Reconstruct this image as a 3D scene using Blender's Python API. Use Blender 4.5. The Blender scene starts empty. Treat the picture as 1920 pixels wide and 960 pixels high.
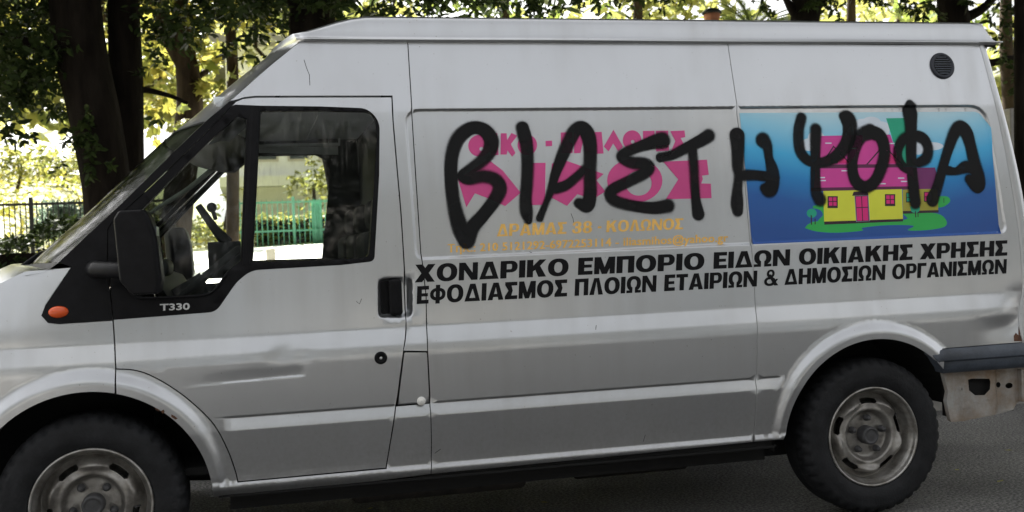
import bpy, math, random
import numpy as np
from mathutils import Vector, Matrix
from mathutils.geometry import delaunay_2d_cdt
random.seed(7); rng = np.random.default_rng(11)
S = bpy.context.scene
COL = S.collection
PI = math.pi

# ------------------------------------------------------------------ camera
FPX = 2032.8
CAM = np.array([.6151, -4.3169, 1.266])
_y, _p, _r = [math.radians(v) for v in (13.6165, -.4804, -2.3415)]
cf = np.array([math.sin(_y)*math.cos(_p), math.cos(_y)*math.cos(_p), math.sin(_p)])
cr = np.array([math.cos(_y), -math.sin(_y), 0.0]); cu = np.cross(cr, cf)
cr, cu = math.cos(_r)*cr+math.sin(_r)*cu, -math.sin(_r)*cr+math.cos(_r)*cu
cd = bpy.data.cameras.new('camera'); cam = bpy.data.objects.new('camera', cd); COL.objects.link(cam)
cd.sensor_width = 36; cd.lens = 36*FPX/1920; cd.clip_start = .05; cd.clip_end = 3000
m = Matrix([[cr[i], cu[i], -cf[i], CAM[i]] for i in range(3)]+[[0, 0, 0, 1]])
cam.matrix_world = m; S.camera = cam
cd.dof.use_dof = True; cd.dof.focus_distance = 4.8; cd.dof.aperture_fstop = 4.0

# ------------------------------------------------------------------ world, sun, exposure
SUN_EL, SUN_AZ = 48.0, -22.0         # the sun stands beyond the van, a little to the left: its near side is in shade
w = bpy.data.worlds.new('World'); S.world = w; w.use_nodes = True
nt = w.node_tree; bg = nt.nodes['Background']
sky = nt.nodes.new('ShaderNodeTexSky'); sky.sky_type = 'NISHITA'; sky.sun_disc = False
sky.sun_elevation = math.radians(SUN_EL); sky.sun_rotation = math.radians(SUN_AZ)
sky.air_density = .8; sky.dust_density = 6; sky.ozone_density = .4
hz = nt.nodes.new('ShaderNodeHueSaturation'); hz.inputs['Saturation'].default_value = .10      # milky hazy sky
nt.links.new(sky.outputs[0], hz.inputs['Color']); nt.links.new(hz.outputs[0], bg.inputs[0]); bg.inputs[1].default_value = .07
sd = bpy.data.lights.new('sun', 'SUN'); so = bpy.data.objects.new('sun', sd); COL.objects.link(so)
sd.energy = 5.0; sd.angle = math.radians(.5); sd.color = (1, .965, .90)
sdir = Vector((math.sin(math.radians(SUN_AZ))*math.cos(math.radians(SUN_EL)),
               math.cos(math.radians(SUN_AZ))*math.cos(math.radians(SUN_EL)), math.sin(math.radians(SUN_EL))))
so.rotation_euler = sdir.to_track_quat('Z', 'Y').to_euler(); so.location = (0, 30, 40)
S.view_settings.view_transform = 'Standard'; S.view_settings.look = 'None'
S.view_settings.exposure = 2.56; S.view_settings.gamma = 1
S.cycles.max_bounces = 8; S.cycles.transparent_max_bounces = 24; S.cycles.sample_clamp_indirect = 6

# ------------------------------------------------------------------ materials
def mat(name, col, rough=.6, metal=0, var=0, scale=8, bump=0, bscale=60, coat=0, spec=.5, col2=None, detail=4, trans=0, stretch=None):
    m = bpy.data.materials.new(name); m.use_nodes = True; n = m.node_tree.nodes; l = m.node_tree.links
    b = n['Principled BSDF']; b.inputs['Base Color'].default_value = (*col, 1); b.inputs['Roughness'].default_value = rough
    b.inputs['Metallic'].default_value = metal; b.inputs['Coat Weight'].default_value = coat; b.inputs['Coat Roughness'].default_value = .08
    b.inputs['Specular IOR Level'].default_value = spec
    tc = n.new('ShaderNodeTexCoord')
    src = tc.outputs['Object']
    if stretch:
        mp = n.new('ShaderNodeMapping'); mp.inputs['Scale'].default_value = stretch; l.new(src, mp.inputs[0]); src = mp.outputs[0]
    if var or col2:
        t = n.new('ShaderNodeTexNoise'); t.inputs['Scale'].default_value = scale; t.inputs['Detail'].default_value = detail
        t.inputs['Roughness'].default_value = .65
        l.new(src, t.inputs['Vector'])
        r = n.new('ShaderNodeValToRGB'); r.color_ramp.elements[0].position = .35; r.color_ramp.elements[1].position = .65
        a = [max(0, c*(1-var)) for c in col]; c2 = col2 if col2 else [min(1, c*(1+var)) for c in col]
        r.color_ramp.elements[0].color = (*a, 1); r.color_ramp.elements[1].color = (*c2, 1)
        l.new(t.outputs[0], r.inputs[0]); l.new(r.outputs[0], b.inputs['Base Color'])
    if bump:
        t2 = n.new('ShaderNodeTexNoise'); t2.inputs['Scale'].default_value = bscale; t2.inputs['Detail'].default_value = 6
        l.new(src, t2.inputs['Vector'])
        bp = n.new('ShaderNodeBump'); bp.inputs['Strength'].default_value = bump; bp.inputs['Distance'].default_value = .02
        l.new(t2.outputs[0], bp.inputs['Height']); l.new(bp.outputs[0], b.inputs['Normal'])
    return m

def leafmat(name, c1, c2, tr=.35, spec=.35):
    m = bpy.data.materials.new(name); m.use_nodes = True; n = m.node_tree.nodes; l = m.node_tree.links
    b = n['Principled BSDF']; b.inputs['Roughness'].default_value = .5; b.inputs['Specular IOR Level'].default_value = spec
    g = n.new('ShaderNodeNewGeometry'); r = n.new('ShaderNodeValToRGB')
    r.color_ramp.elements[0].color = (*c1, 1); r.color_ramp.elements[1].color = (*c2, 1)
    l.new(g.outputs['Random Per Island'], r.inputs[0]); l.new(r.outputs[0], b.inputs['Base Color'])
    t = n.new('ShaderNodeBsdfTranslucent')
    hs = n.new('ShaderNodeHueSaturation'); hs.inputs['Value'].default_value = 2.1; hs.inputs['Hue'].default_value = .485
    l.new(r.outputs[0], hs.inputs['Color']); l.new(hs.outputs[0], t.inputs[0])
    mx = n.new('ShaderNodeMixShader'); mx.inputs[0].default_value = tr
    l.new(b.outputs[0], mx.inputs[1]); l.new(t.outputs[0], mx.inputs[2]); l.new(mx.outputs[0], n['Material Output'].inputs[0])
    return m

def paint_mat():
    # silver car paint: fine flake, faint dust film and soft vertical run marks
    m = mat('silver_paint', (.56, .56, .565), .27, .90, coat=.7)
    n = m.node_tree.nodes; l = m.node_tree.links; b = n['Principled BSDF']
    b.inputs['Coat Roughness'].default_value = .12
    tc = n.new('ShaderNodeTexCoord')
    def noise(sc, st, det=5):
        mp = n.new('ShaderNodeMapping'); mp.inputs['Scale'].default_value = st; l.new(tc.outputs['Object'], mp.inputs[0])
        t = n.new('ShaderNodeTexNoise'); t.inputs['Scale'].default_value = sc; t.inputs['Detail'].default_value = det
        l.new(mp.outputs[0], t.inputs[0]); return t
    runs = noise(14, (1, 1, .06)); blot = noise(2.2, (1, 1, 1)); fine = noise(60, (1, 1, 1), 3); speck = noise(95, (1, 1, 1), 2)
    r1 = n.new('ShaderNodeMapRange'); r1.inputs[1].default_value = .35; r1.inputs[2].default_value = .75; r1.inputs[3].default_value = 0; r1.inputs[4].default_value = 1
    l.new(runs.outputs[0], r1.inputs[0])
    r2 = n.new('ShaderNodeMapRange'); r2.inputs[1].default_value = .35; r2.inputs[2].default_value = .7; l.new(blot.outputs[0], r2.inputs[0])
    mul = n.new('ShaderNodeMath'); mul.operation = 'MULTIPLY'; l.new(r1.outputs[0], mul.inputs[0]); l.new(r2.outputs[0], mul.inputs[1])
    # road dirt low on the body
    sep = n.new('ShaderNodeSeparateXYZ'); l.new(tc.outputs['Object'], sep.inputs[0])
    lo = n.new('ShaderNodeMapRange'); lo.inputs[1].default_value = .75; lo.inputs[2].default_value = .36; l.new(sep.outputs[2], lo.inputs[0])
    lm = n.new('ShaderNodeMath'); lm.operation = 'MULTIPLY'; lo.inputs[4].default_value = .7; l.new(lo.outputs[0], lm.inputs[0]); l.new(fine.outputs[0], lm.inputs[1])
    ad = n.new('ShaderNodeMath'); ad.operation = 'MULTIPLY_ADD'; l.new(mul.outputs[0], ad.inputs[0]); ad.inputs[1].default_value = .35
    l.new(lm.outputs[0], ad.inputs[2])
    sp = n.new('ShaderNodeMapRange'); sp.inputs[1].default_value = .745; sp.inputs[2].default_value = .77; l.new(speck.outputs[0], sp.inputs[0])
    ad2 = n.new('ShaderNodeMath'); ad2.use_clamp = True; l.new(ad.outputs[0], ad2.inputs[0]); l.new(sp.outputs[0], ad2.inputs[1])
    mx = n.new('ShaderNodeMix'); mx.data_type = 'RGBA'; l.new(ad2.outputs[0], mx.inputs[0])
    mx.inputs[6].default_value = (.545, .558, .575, 1); mx.inputs[7].default_value = (.33, .32, .305, 1)
    l.new(mx.outputs[2], b.inputs['Base Color'])
    rr = n.new('ShaderNodeMapRange'); rr.inputs[3].default_value = .28; rr.inputs[4].default_value = .55; l.new(ad2.outputs[0], rr.inputs[0]); l.new(rr.outputs[0], b.inputs['Roughness'])
    return m

M = dict(
    paint=paint_mat(),
    blackplastic=mat('black_plastic', (.006, .006, .007), .5, spec=.13, var=.3, scale=20, bump=.05, bscale=400),
    rubber=mat('tyre_rubber', (.012, .0125, .014), .7, spec=.3, var=.35, scale=14, bump=.15, bscale=90),
    steel=mat('wheel_steel', (.17, .158, .143), .38, .6, col2=(.38, .365, .34), scale=11, bump=.1, bscale=60),
    rimlip=mat('rim_lip_steel', (.24, .225, .20), .32, .75, col2=(.46, .45, .43), scale=18),
    hub=mat('hub_plastic', (.05, .05, .052), .55, var=.3, scale=30),
    void=mat('underbody_black', (.012, .012, .012), .9),
    bumper=mat('bumper_plastic', (.045, .055, .072), .42, var=.35, scale=7, bump=.08, bscale=120),
    ventp=mat('vent_plastic', (.022, .025, .034), .5, spec=.4),
    valance=mat('rusty_white_metal', (.36, .355, .34), .55, .2, col2=(.24, .17, .11), scale=7, bump=.2, bscale=40, detail=8),
    black=mat('black_vinyl', (.005, .005, .006), .5, spec=.15), pink=mat('pink_vinyl', (.64, .065, .26), .5, var=.08, scale=3),
    gold=mat('faded_gold_vinyl', (.86, .52, .13), .6, var=.12, scale=30),
    amber=mat('amber_lens', (.75, .10, .015), .25, coat=.5), chrome=mat('badge_silver', (.6, .6, .6), .35, .6),
    trim=mat('cab_trim_grey', (.045, .05, .05), .7), liner=mat('headliner', (.66, .70, .72), .9), seat=mat('seat_fabric', (.03, .032, .035), .95),
    rust=mat('rust', (.10, .045, .025), .85, var=.4, scale=60), lamp=mat('red_lens', (.25, .02, .015), .3),
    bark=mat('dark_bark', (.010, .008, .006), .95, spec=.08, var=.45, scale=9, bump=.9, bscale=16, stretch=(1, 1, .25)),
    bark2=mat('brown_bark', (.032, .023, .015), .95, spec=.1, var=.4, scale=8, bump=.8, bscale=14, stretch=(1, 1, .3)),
    iron=mat('black_iron', (.015, .015, .015), .5), green=mat('green_metal', (.12, .36, .24), .6),
    terracotta=mat('terracotta', (.36, .15, .08), .8, var=.2), white=mat('white_render', (.80, .79, .75), .8, var=.06, scale=3),
    cream=mat('cream_render', (.55, .50, .42), .85, var=.08, scale=1), grey=mat('grey_concrete', (.25, .24, .22), .9, var=.2, scale=5, bump=.3, bscale=30),
    shutter=mat('window_dark', (.05, .06, .07), .3), facade=mat('facade_grey', (.12, .13, .145), .85, var=.08, scale=.6),
)
def glassmat(name, tint, refl, dirt=1, rough=.03):
    m = bpy.data.materials.new(name); m.use_nodes = True; n = m.node_tree.nodes; l = m.node_tree.links
    n.remove(n['Principled BSDF'])
    t = n.new('ShaderNodeBsdfTransparent'); t.inputs[0].default_value = (*tint, 1)
    g = n.new('ShaderNodeBsdfGlossy'); g.inputs['Roughness'].default_value = rough
    d = n.new('ShaderNodeBsdfDiffuse'); d.inputs[0].default_value = (.35, .34, .31, 1)
    lw = n.new('ShaderNodeFresnel'); lw.inputs[0].default_value = 1.5
    mm = n.new('ShaderNodeMath'); mm.operation = 'MULTIPLY'; mm.inputs[1].default_value = refl; mm.use_clamp = True; l.new(lw.outputs[0], mm.inputs[0])
    mx = n.new('ShaderNodeMixShader'); l.new(mm.outputs[0], mx.inputs[0]); l.new(t.outputs[0], mx.inputs[1]); l.new(g.outputs[0], mx.inputs[2])
    tc = n.new('ShaderNodeTexCoord'); mp = n.new('ShaderNodeMapping'); mp.inputs['Scale'].default_value = (1, 1, .07); l.new(tc.outputs['Object'], mp.inputs[0])
    no = n.new('ShaderNodeTexNoise'); no.inputs['Scale'].default_value = 60; no.inputs['Detail'].default_value = 6; l.new(mp.outputs[0], no.inputs[0])
    no2 = n.new('ShaderNodeTexNoise'); no2.inputs['Scale'].default_value = 3; l.new(tc.outputs['Object'], no2.inputs[0])
    mr = n.new('ShaderNodeMapRange'); mr.inputs[1].default_value = .55; mr.inputs[2].default_value = .8; mr.inputs[3].default_value = .01*dirt; mr.inputs[4].default_value = .30*dirt
    l.new(no.outputs[0], mr.inputs[0]); m3 = n.new('ShaderNodeMath'); m3.operation = 'MULTIPLY'; l.new(mr.outputs[0], m3.inputs[0]); l.new(no2.outputs[0], m3.inputs[1])
    mx2 = n.new('ShaderNodeMixShader'); l.new(m3.outputs[0], mx2.inputs[0]); l.new(mx.outputs[0], mx2.inputs[1]); l.new(d.outputs[0], mx2.inputs[2])
    l.new(mx2.outputs[0], n['Material Output'].inputs[0]); return m
M['glass'] = glassmat('door_glass', (.90, .93, .90), .6)
M['wglass'] = glassmat('windscreen_glass', (.10, .115, .085), .26, .03, .10)

# ------------------------------------------------------------------ mesh helpers
def link(name, me, mats, parent=None, label=None, cat=None, group=None, kind=None):
    for a in (mats if isinstance(mats, (list, tuple)) else [mats]): me.materials.append(M[a] if isinstance(a, str) else a)
    o = bpy.data.objects.new(name, me); COL.objects.link(o)
    if parent is not None: o.parent = parent
    tag(o, label, cat, group, kind); return o
def tag(o, label=None, cat=None, group=None, kind=None):
    if label: o['label'] = label
    if cat: o['category'] = cat
    if group: o['group'] = group
    if kind: o['kind'] = kind
def thing(name, label, cat, loc=(0, 0, 0), group=None):
    o = bpy.data.objects.new(name, None); COL.objects.link(o); o.location = loc; o.empty_display_size = .2
    tag(o, label, cat, group); return o
def rawmesh(name, V, Fc, smooth=False, mi=None):
    me = bpy.data.meshes.new(name)
    me.from_pydata([tuple(map(float, v)) for v in V], [], [tuple(map(int, f)) for f in Fc])
    if smooth: me.polygons.foreach_set('use_smooth', [True]*len(me.polygons))
    if mi is not None: me.polygons.foreach_set('material_index', [int(i) for i in mi])
    me.update(); return me
def quadmesh(name, V, n_per):          # V (N*n_per,3): N separate polygons, fast
    N = len(V)//n_per; me = bpy.data.meshes.new(name)
    me.vertices.add(len(V)); me.vertices.foreach_set('co', np.asarray(V, np.float32).ravel())
    me.loops.add(len(V)); me.loops.foreach_set('vertex_index', np.arange(len(V), dtype=np.int32))
    me.polygons.add(N); me.polygons.foreach_set('loop_start', np.arange(0, len(V), n_per, dtype=np.int32))
    me.update(calc_edges=True); return me
class MB:
    def __init__(s): s.V = []; s.F = []
    def hug(s, x0, z0): s.V = [(x, y+float(P(x, z))-float(P(x0, z0)), z) for x, y, z in s.V]; return s
    def add(s, V, Fc):
        o = len(s.V); s.V += [tuple(v) for v in V]; s.F += [tuple(i+o for i in f) for f in Fc]; return s
    def box(s, a, b):
        (x0, y0, z0), (x1, y1, z1) = a, b
        return s.add([(x0, y0, z0), (x1, y0, z0), (x1, y1, z0), (x0, y1, z0), (x0, y0, z1), (x1, y0, z1), (x1, y1, z1), (x0, y1, z1)],
                     [(0, 3, 2, 1), (4, 5, 6, 7), (0, 1, 5, 4), (1, 2, 6, 5), (2, 3, 7, 6), (3, 0, 4, 7)])
    def tube(s, pts, rad, n=8, cap=True):
        pts = [np.array(p, float) for p in pts]; V = []; Fc = []
        if not hasattr(rad, '__len__'): rad = [rad]*len(pts)
        up = np.array([.13, .21, .97])
        for i, p in enumerate(pts):
            d = pts[min(i+1, len(pts)-1)]-pts[max(i-1, 0)]; d /= np.linalg.norm(d)+1e-9
            if abs(d@up) > .95: up = np.array([.97, .1, .2])
            a = np.cross(d, up); a /= np.linalg.norm(a); b = np.cross(d, a)
            for k in range(n):
                t = 2*PI*k/n; V.append(p+rad[i]*(math.cos(t)*a+math.sin(t)*b))
        for i in range(len(pts)-1):
            for k in range(n): Fc.append((i*n+k, i*n+(k+1) % n, (i+1)*n+(k+1) % n, (i+1)*n+k))
        if cap: Fc.append(tuple(range(n-1, -1, -1))); Fc.append(tuple((len(pts)-1)*n+k for k in range(n)))
        return s.add(V, Fc)
    def lathe(s, prof, c, n=64, rfun=None):   # axis along Y; prof [(r,y)], c centre (x,z)
        V = []; Fc = []
        for j, (r, y) in enumerate(prof):
            for k in range(n):
                t = 2*PI*k/n; rr = r if rfun is None else rfun(j, r, k)
                V.append((c[0]+rr*math.cos(t), y, c[1]+rr*math.sin(t)))
        for j in range(len(prof)-1):
            for k in range(n): Fc.append((j*n+k, j*n+(k+1) % n, (j+1)*n+(k+1) % n, (j+1)*n+k))
        return s.add(V, Fc)
    def grid(s, A):                            # A[i][j] -> point
        ni, nj = len(A), len(A[0])
        return s.add([p for row in A for p in row], [(i*nj+j, i*nj+j+1, (i+1)*nj+j+1, (i+1)*nj+j) for i in range(ni-1) for j in range(nj-1)])
    def build(s, name, mt, parent=None, smooth=False, bevel=0, seg=2, **k):
        o = link(name, rawmesh(name, s.V, s.F, smooth), mt, parent, **k)
        if bevel:
            b = o.modifiers.new('b', 'BEVEL'); b.width = bevel; b.segments = seg; b.limit_method = 'ANGLE'
            for p in o.data.polygons: p.use_smooth = True
            wn = o.modifiers.new('w', 'WEIGHTED_NORMAL'); wn.keep_sharp = False
        return o

# ------------------------------------------------------------------ the van's side surface
W = 1.974
PZ = [(.28, .12), (.345, .055), (.372, .026), (.388, .022), (.398, .034), (.43, .031), (.60, .006), (.66, .003), (.72, .0), (.862, -.0065), (.893, -.0025), (.963, .017), (1.05, .020), (1.2, .028), (1.5, .048), (1.84, .082), (2.135, .139), (2.6, .24)]
PA = np.array([a for a, b in PZ]); PB = np.array([b for a, b in PZ])
def P(X, z):
    X = np.asarray(X, float); z = np.asarray(z, float)
    y = (np.interp(z-.005, PA, PB)+np.interp(z, PA, PB)+np.interp(z+.005, PA, PB))/3
    y = y+.18*np.minimum(X, 0)**2+2.5*np.minimum(X+.5, 0)**2
    return y+.12*np.maximum(0, .5-X)**2*np.clip((z-1)/.4, 0, 1)
def ray(px, py): return cf+cr*(px-960)/FPX-cu*(py-480)/FPX
def U(px, py, dy=0):                   # a point of the traced outline laid on the body side
    d = ray(px, py); y = 0
    for _ in range(8):
        q = CAM+(y+dy-CAM[1])/d[1]*d; y = float(P(q[0], q[2]))
    return (float(q[0]), float(q[2]))
def UY(px, py, y):
    d = ray(px, py); return CAM+(y-CAM[1])/d[1]*d
def ss(a, b, x): t = np.clip((x-a)/(b-a), 0, 1); return t*t*(3-2*t)
def fillet(pts, n=6):
    out = []; N = len(pts)
    for i, p in enumerate(pts):
        if len(p) == 2 or p[2] == 0: out.append(p[:2]); continue
        a = np.array(pts[i-1][:2], float); b = np.array(p[:2], float); c = np.array(pts[(i+1) % N][:2], float)
        u = a-b; v = c-b; lu, lv = np.linalg.norm(u), np.linalg.norm(v); r = min(p[2], lu*.48, lv*.48)
        p0 = b+u/lu*r; p1 = b+v/lv*r
        for k in range(n+1):
            t = k/n; out.append(tuple((1-t)**2*p0+2*t*(1-t)*b+t*t*p1))
    return out
def crom(pts, n=6):                    # open Catmull-Rom
    P_ = [np.array(p, float) for p in pts]; P_ = [2*P_[0]-P_[1]]+P_+[2*P_[-1]-P_[-2]]; out = []
    for i in range(1, len(P_)-2):
        for k in range(n):
            t = k/n; a, b, c, d = P_[i-1:i+3]
            out.append(tuple(.5*((2*b)+(-a+c)*t+(2*a-5*b+4*c-d)*t*t+(-a+3*b-3*c+d)*t**3)))
    out.append(tuple(P_[-2])); return out
def sdist(X, Z, poly):                 # signed distance to polygon, negative inside
    poly = np.array(poly); X = np.asarray(X, float); Z = np.asarray(Z, float); d = np.full(X.shape, 1e9); ins = np.zeros(X.shape, bool)
    for i in range(len(poly)):
        x0, z0 = poly[i-1]; x1, z1 = poly[i]; ex, ez = x1-x0, z1-z0
        t = np.clip(((X-x0)*ex+(Z-z0)*ez)/(ex*ex+ez*ez+1e-12), 0, 1)
        d = np.minimum(d, np.hypot(X-x0-t*ex, Z-z0-t*ez))
        c = ((z0 > Z) != (z1 > Z)) & (X < (x1-x0)*(Z-z0)/(z1-z0+1e-12)+x0); ins ^= c
    return np.where(ins, -d, d)
RECESS = fillet([U(757, 204)+(.07,), U(1850, 196)+(.10,), U(1890, 437)+(.04,), U(779, 488)+(.04,)], 8)
HANDLE = fillet([U(708, 521)+(.03,), U(775, 519)+(.03,), U(775, 596)+(.03,), U(708, 598)+(.03,)], 5)
def flare(X, z, cx, w0=.52):
    r = np.hypot(X-cx, z-.35); a = np.arctan2(z-.35, np.abs(X-cx))
    wo = .455+(w0-.455)*np.clip(.45+a/1.2, .5, 1)
    return np.where((r < .7) & (z > .3), -.025 * (1-ss(.468, wo, r)), 0) * np.clip((a+.1)/.25, 0, 1)
def Fs(X, z):
    X = np.asarray(X, float); z = np.asarray(z, float)
    y = P(X, z)
    s = sdist(X, z, RECESS); y = y+.012*(1-ss(-.011, .001, s))
    g = np.where((z < .657) & (z > .590), np.clip((z-.600)/.050, 0, 1)*(1-ss(.650, .656, z)), 0)
    y = y+.017*g*ss(.485, .50, X-(.655-z)*.5)*(1-ss(2.84, 2.87, X+(.655-z)*.3))
    y = y+flare(X, z, 3.3, .525)+flare(X, z, 0, .53)
    # seam channel over the gutter: the panel dishes under the roof rail
    # dents: long crease on the cab door, knocks along the belt, the pushed-in rear corner
    zl = .795+.028*(X-.6)
    m = ss(.33, .62, X)*(1-ss(.78, .815, X)); u = z-zl
    y = y+m*.0036*np.where(u > 0, 1-ss(0, .05, u), 1-ss(0, .008, -u))
    y = y+.0035*np.exp(-((X-.72)/.05)**2-((z-.880)/.030)**2)-.002*np.exp(-((X-.62)/.05)**2-((z-.90)/.03)**2)+.0025*np.exp(-((X-.80)/.035)**2-((z-.87)/.022)**2)
    y = y+.032*np.exp(-((X-4.10)/.09)**2-((z-.86)/.085)**2)+.012*np.exp(-((X-3.98)/.10)**2-((z-.80)/.05)**2)
    h = sdist(X, z, HANDLE); y = y+.034*(1-ss(-.022, .003, h))
    y = y+.0006*np.sin(X*5.1+z*3)*np.sin(z*7.3+1)+.0004*np.sin(X*13+z*2.2+1)
    return y
ZL = [.30, .33, .345, .36, .372, .378, .384, .390, .398, .405, .43, .47, .52, .56, .592, .598, .604, .62, .635, .645, .650, .653, .656, .66, .69, .72, .76, .80, .84, .875, .882, .889, .90, .92, .94, .956, .963, .970, 1.0, 1.05, 1.1, 1.15, 1.2, 1.217, 1.222, 1.228, 1.234, 1.24, 1.28, 1.35, 1.42, 1.5, 1.58, 1.66, 1.74, 1.80, 1.830, 1.836, 1.842, 1.848, 1.86, 1.9, 1.96, 2.02, 2.08, 2.12]
def orient(poly): 
    a = sum(poly[i-1][0]*poly[i][1]-poly[i][0]*poly[i-1][1] for i in range(len(poly)))
    return list(poly) if a > 0 else list(poly)[::-1]
def densify(poly, st):
    out = []
    for i in range(len(poly)):
        a = np.array(poly[i]); b = np.array(poly[(i+1) % len(poly)]); n = max(1, int(np.linalg.norm(b-a)/st))
        out += [tuple(a+(b-a)*k/n) for k in range(n)]
    return out
def inset(poly, g):
    p = np.array(orient(poly)); a = np.roll(p, 1, 0); b = np.roll(p, -1, 0)
    e1 = p-a; e2 = b-p; e1 /= np.linalg.norm(e1, axis=1)[:, None]+1e-12; e2 /= np.linalg.norm(e2, axis=1)[:, None]+1e-12
    n1 = np.stack([-e1[:, 1], e1[:, 0]], 1); n2 = np.stack([-e2[:, 1], e2[:, 0]], 1); n = n1+n2
    n /= np.maximum(np.linalg.norm(n, axis=1), .3)[:, None]; k = 1/np.maximum(.5, (n*n1).sum(1))
    return [tuple(q) for q in p+n*(g*k)[:, None]]
def paint2d(ops, pts=()):
    """ops: [(polygon, value)], later ones cover earlier; value None cuts. -> verts, tris, values"""
    vs = []; fs = []
    for poly, v in ops:
        poly = orient(poly)
        # drop near-duplicate points
        q = [poly[0]]
        for c in poly[1:]:
            if math.hypot(c[0]-q[-1][0], c[1]-q[-1][1]) > 1e-5: q.append(c)
        fs.append(list(range(len(vs), len(vs)+len(q)))); vs += q
    allv = [Vector((float(a), float(b))) for a, b in list(vs)+[tuple(p) for p in pts]]
    ov, oe, of, ove, oee, off = delaunay_2d_cdt(allv, [], fs, 0, 1e-6)
    T = []; val = []
    for f, o in zip(of, off):
        if not o: continue
        v = ops[max(o)][1]
        if v is None: continue
        T.append(tuple(f)); val.append(v)
    return np.array([(v.x, v.y) for v in ov]), T, val
def surfmesh(name, V2, T, fun, off=0, mirror=False, hem=None, hemd=.018, mi=None, extra=None):
    X, Z = V2[:, 0], V2[:, 1]; e = .0012
    y = fun(X, Z)+off; gx = (fun(X+e, Z)-fun(X-e, Z))/(2*e); gz = (fun(X, Z+e)-fun(X, Z-e))/(2*e)
    N = np.stack([gx, -np.ones_like(gx), gz], 1); N /= np.linalg.norm(N, axis=1)[:, None]
    V = np.stack([X, y, Z], 1); V = list(map(tuple, V)); N = list(map(tuple, N)); Fc = []
    for t in T:
        a, b, c = t[0], t[1], t[2]
        s = (X[b]-X[a])*(Z[c]-Z[a])-(X[c]-X[a])*(Z[b]-Z[a])
        Fc.append(tuple(t) if s > 0 else tuple(t)[::-1])      # seen from -Y: ccw in (X,Z) faces -Y
    MI = list(mi) if mi is not None else [0]*len(Fc)
    for loop in (hem or []):
        L = orient(loop); La = np.array(L); b = len(V); n = len(L)
        yy = fun(La[:, 0], La[:, 1])+off
        Li = np.array(inset(L, .003)); 
        for (x, z), y0, (xi, zi) in zip(L, yy, Li):
            nn = np.array([x-xi, -.003, z-zi]); nn /= np.linalg.norm(nn)
            V += [(x, y0, z), (xi, y0+hemd, zi)]; N += [tuple(nn)]*2
        for i in range(n):
            j = (i+1) % n; Fc.append((b+2*i, b+2*i+1, b+2*j+1, b+2*j)); MI.append(0)
    V = np.array(V); N = np.array(N)
    if mirror:
        V[:, 1] = W-V[:, 1]; N[:, 1] *= -1; Fc = [f[::-1] for f in Fc]
    me = rawmesh(name, V, Fc, True, MI)
    me.normals_split_custom_set_from_vertices([tuple(n) for n in N])
    return me
def gridpts(poly, dx=.035, dense=()):
    a = np.array(poly); x0, z0 = a.min(0); x1, z1 = a.max(0); pts = []
    xs = np.arange(x0+.01, x1, dx)
    for z in ZL:
        if z0 < z < z1: pts += [(x, z) for x in xs]
    for (bx0, bz0, bx1, bz1, st) in dense:
        for x in np.arange(bx0, bx1, st):
            for z in np.arange(bz0, bz1, st): pts.append((x, z+random.uniform(0, 1e-4)))
    for cx in (0, 3.3):
        for r in (.447, .455, .465, .475, .49, .505, .52, .535):
            for k in range(0, 91):
                t = PI*k/90; pts.append((cx+r*math.cos(t), .35+r*math.sin(t)))
    for loop in (RECESS, HANDLE):
        for g in (-.002, .003, .007, .013, .019):
            if loop is HANDLE or g < .015: pts += densify(inset(loop, g), .02)
    A = np.array(pts); s = sdist(A[:, 0], A[:, 1], poly); return A[s < -.002]
def world(px): return [U(*p[:2]) for p in px]
def panel(name, px, mt, parent, holes=(), gap=.0028, off=0, mirror=False, dense=(), fun=Fs, hemd=.018, dx=.035, label=None, wpoly=None):
    poly = wpoly if wpoly is not None else world(px)
    poly = densify(inset(poly, gap), .03)
    hs = [densify(inset(h, -gap), .03) for h in holes]
    pts = gridpts(poly, dx, dense)
    V, T, val = paint2d([(poly, 1)]+[(h, None) for h in hs], pts)
    me = surfmesh(name, V, T, fun, off, mirror, [poly]+hs, hemd)
    return link(name, me, mt, parent, label=label)

# ------------------------------------------------------------------ VAN
van = thing('delivery_van', 'silver panel van with black spray-painted graffiti and pink lettering on its side', 'van')
seam1 = [(764.5, 78), (772, 200), (781, 340), (790, 475), (799, 555), (802, 659)]
seam2 = [(1364, 79), (1382, 197), (1396, 310), (1404, 400), (1411, 480), (1416, 570), (1420, 640), (1419, 730), (1414, 812)]
door_rear = [(735, 181.5), (737, 225), (745, 320), (752, 400), (757, 480), (761, 555), (762, 590), (761, 625), (757, 658), (750, 710), (743, 762), (724, 878)]
apil = crom([(202, 430), (215, 412), (270, 362), (340, 295), (400, 235), (432, 200)], 4)
door_front_low = crom([(446, 904), (440, 880), (425, 840), (400, 795), (360, 755), (320, 725), (280, 703), (250, 694), (217, 692)], 4)
arch_f = [(.44*math.cos(t), .35+.44*math.sin(t)) for t in np.linspace(math.radians(1), math.radians(179), 46)]
door_px = crom(door_rear, 3)+door_front_low+[(212, 600), (208, 560), (201, 490)]+apil+[(442, 190), (455, 184.5), (478, 182)]
black_px = fillet([(212.5, 600), (208.5, 560), (201.5, 490)]+apil+[(441, 196), (490, 198), (600, 199.5), (690, 203, 24), (712, 228, 20), (711, 330), (702, 490, 10), (640, 497), (470, 507, 18), (443, 530, 10), (405, 585, 14)])
glass_q = fillet([(463, 222), (452, 489, 6), (427, 508, 6), (405, 545, 18), (380, 553), (262, 560, 14), (240, 534, 12), (230, 430), (330, 327), (400, 258), (446, 216)])
glass_m = fillet([(488, 208), (600, 207), (703, 209, 22), (707, 260), (703, 320), (692, 481, 8), (673, 485), (473, 492)])
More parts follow.
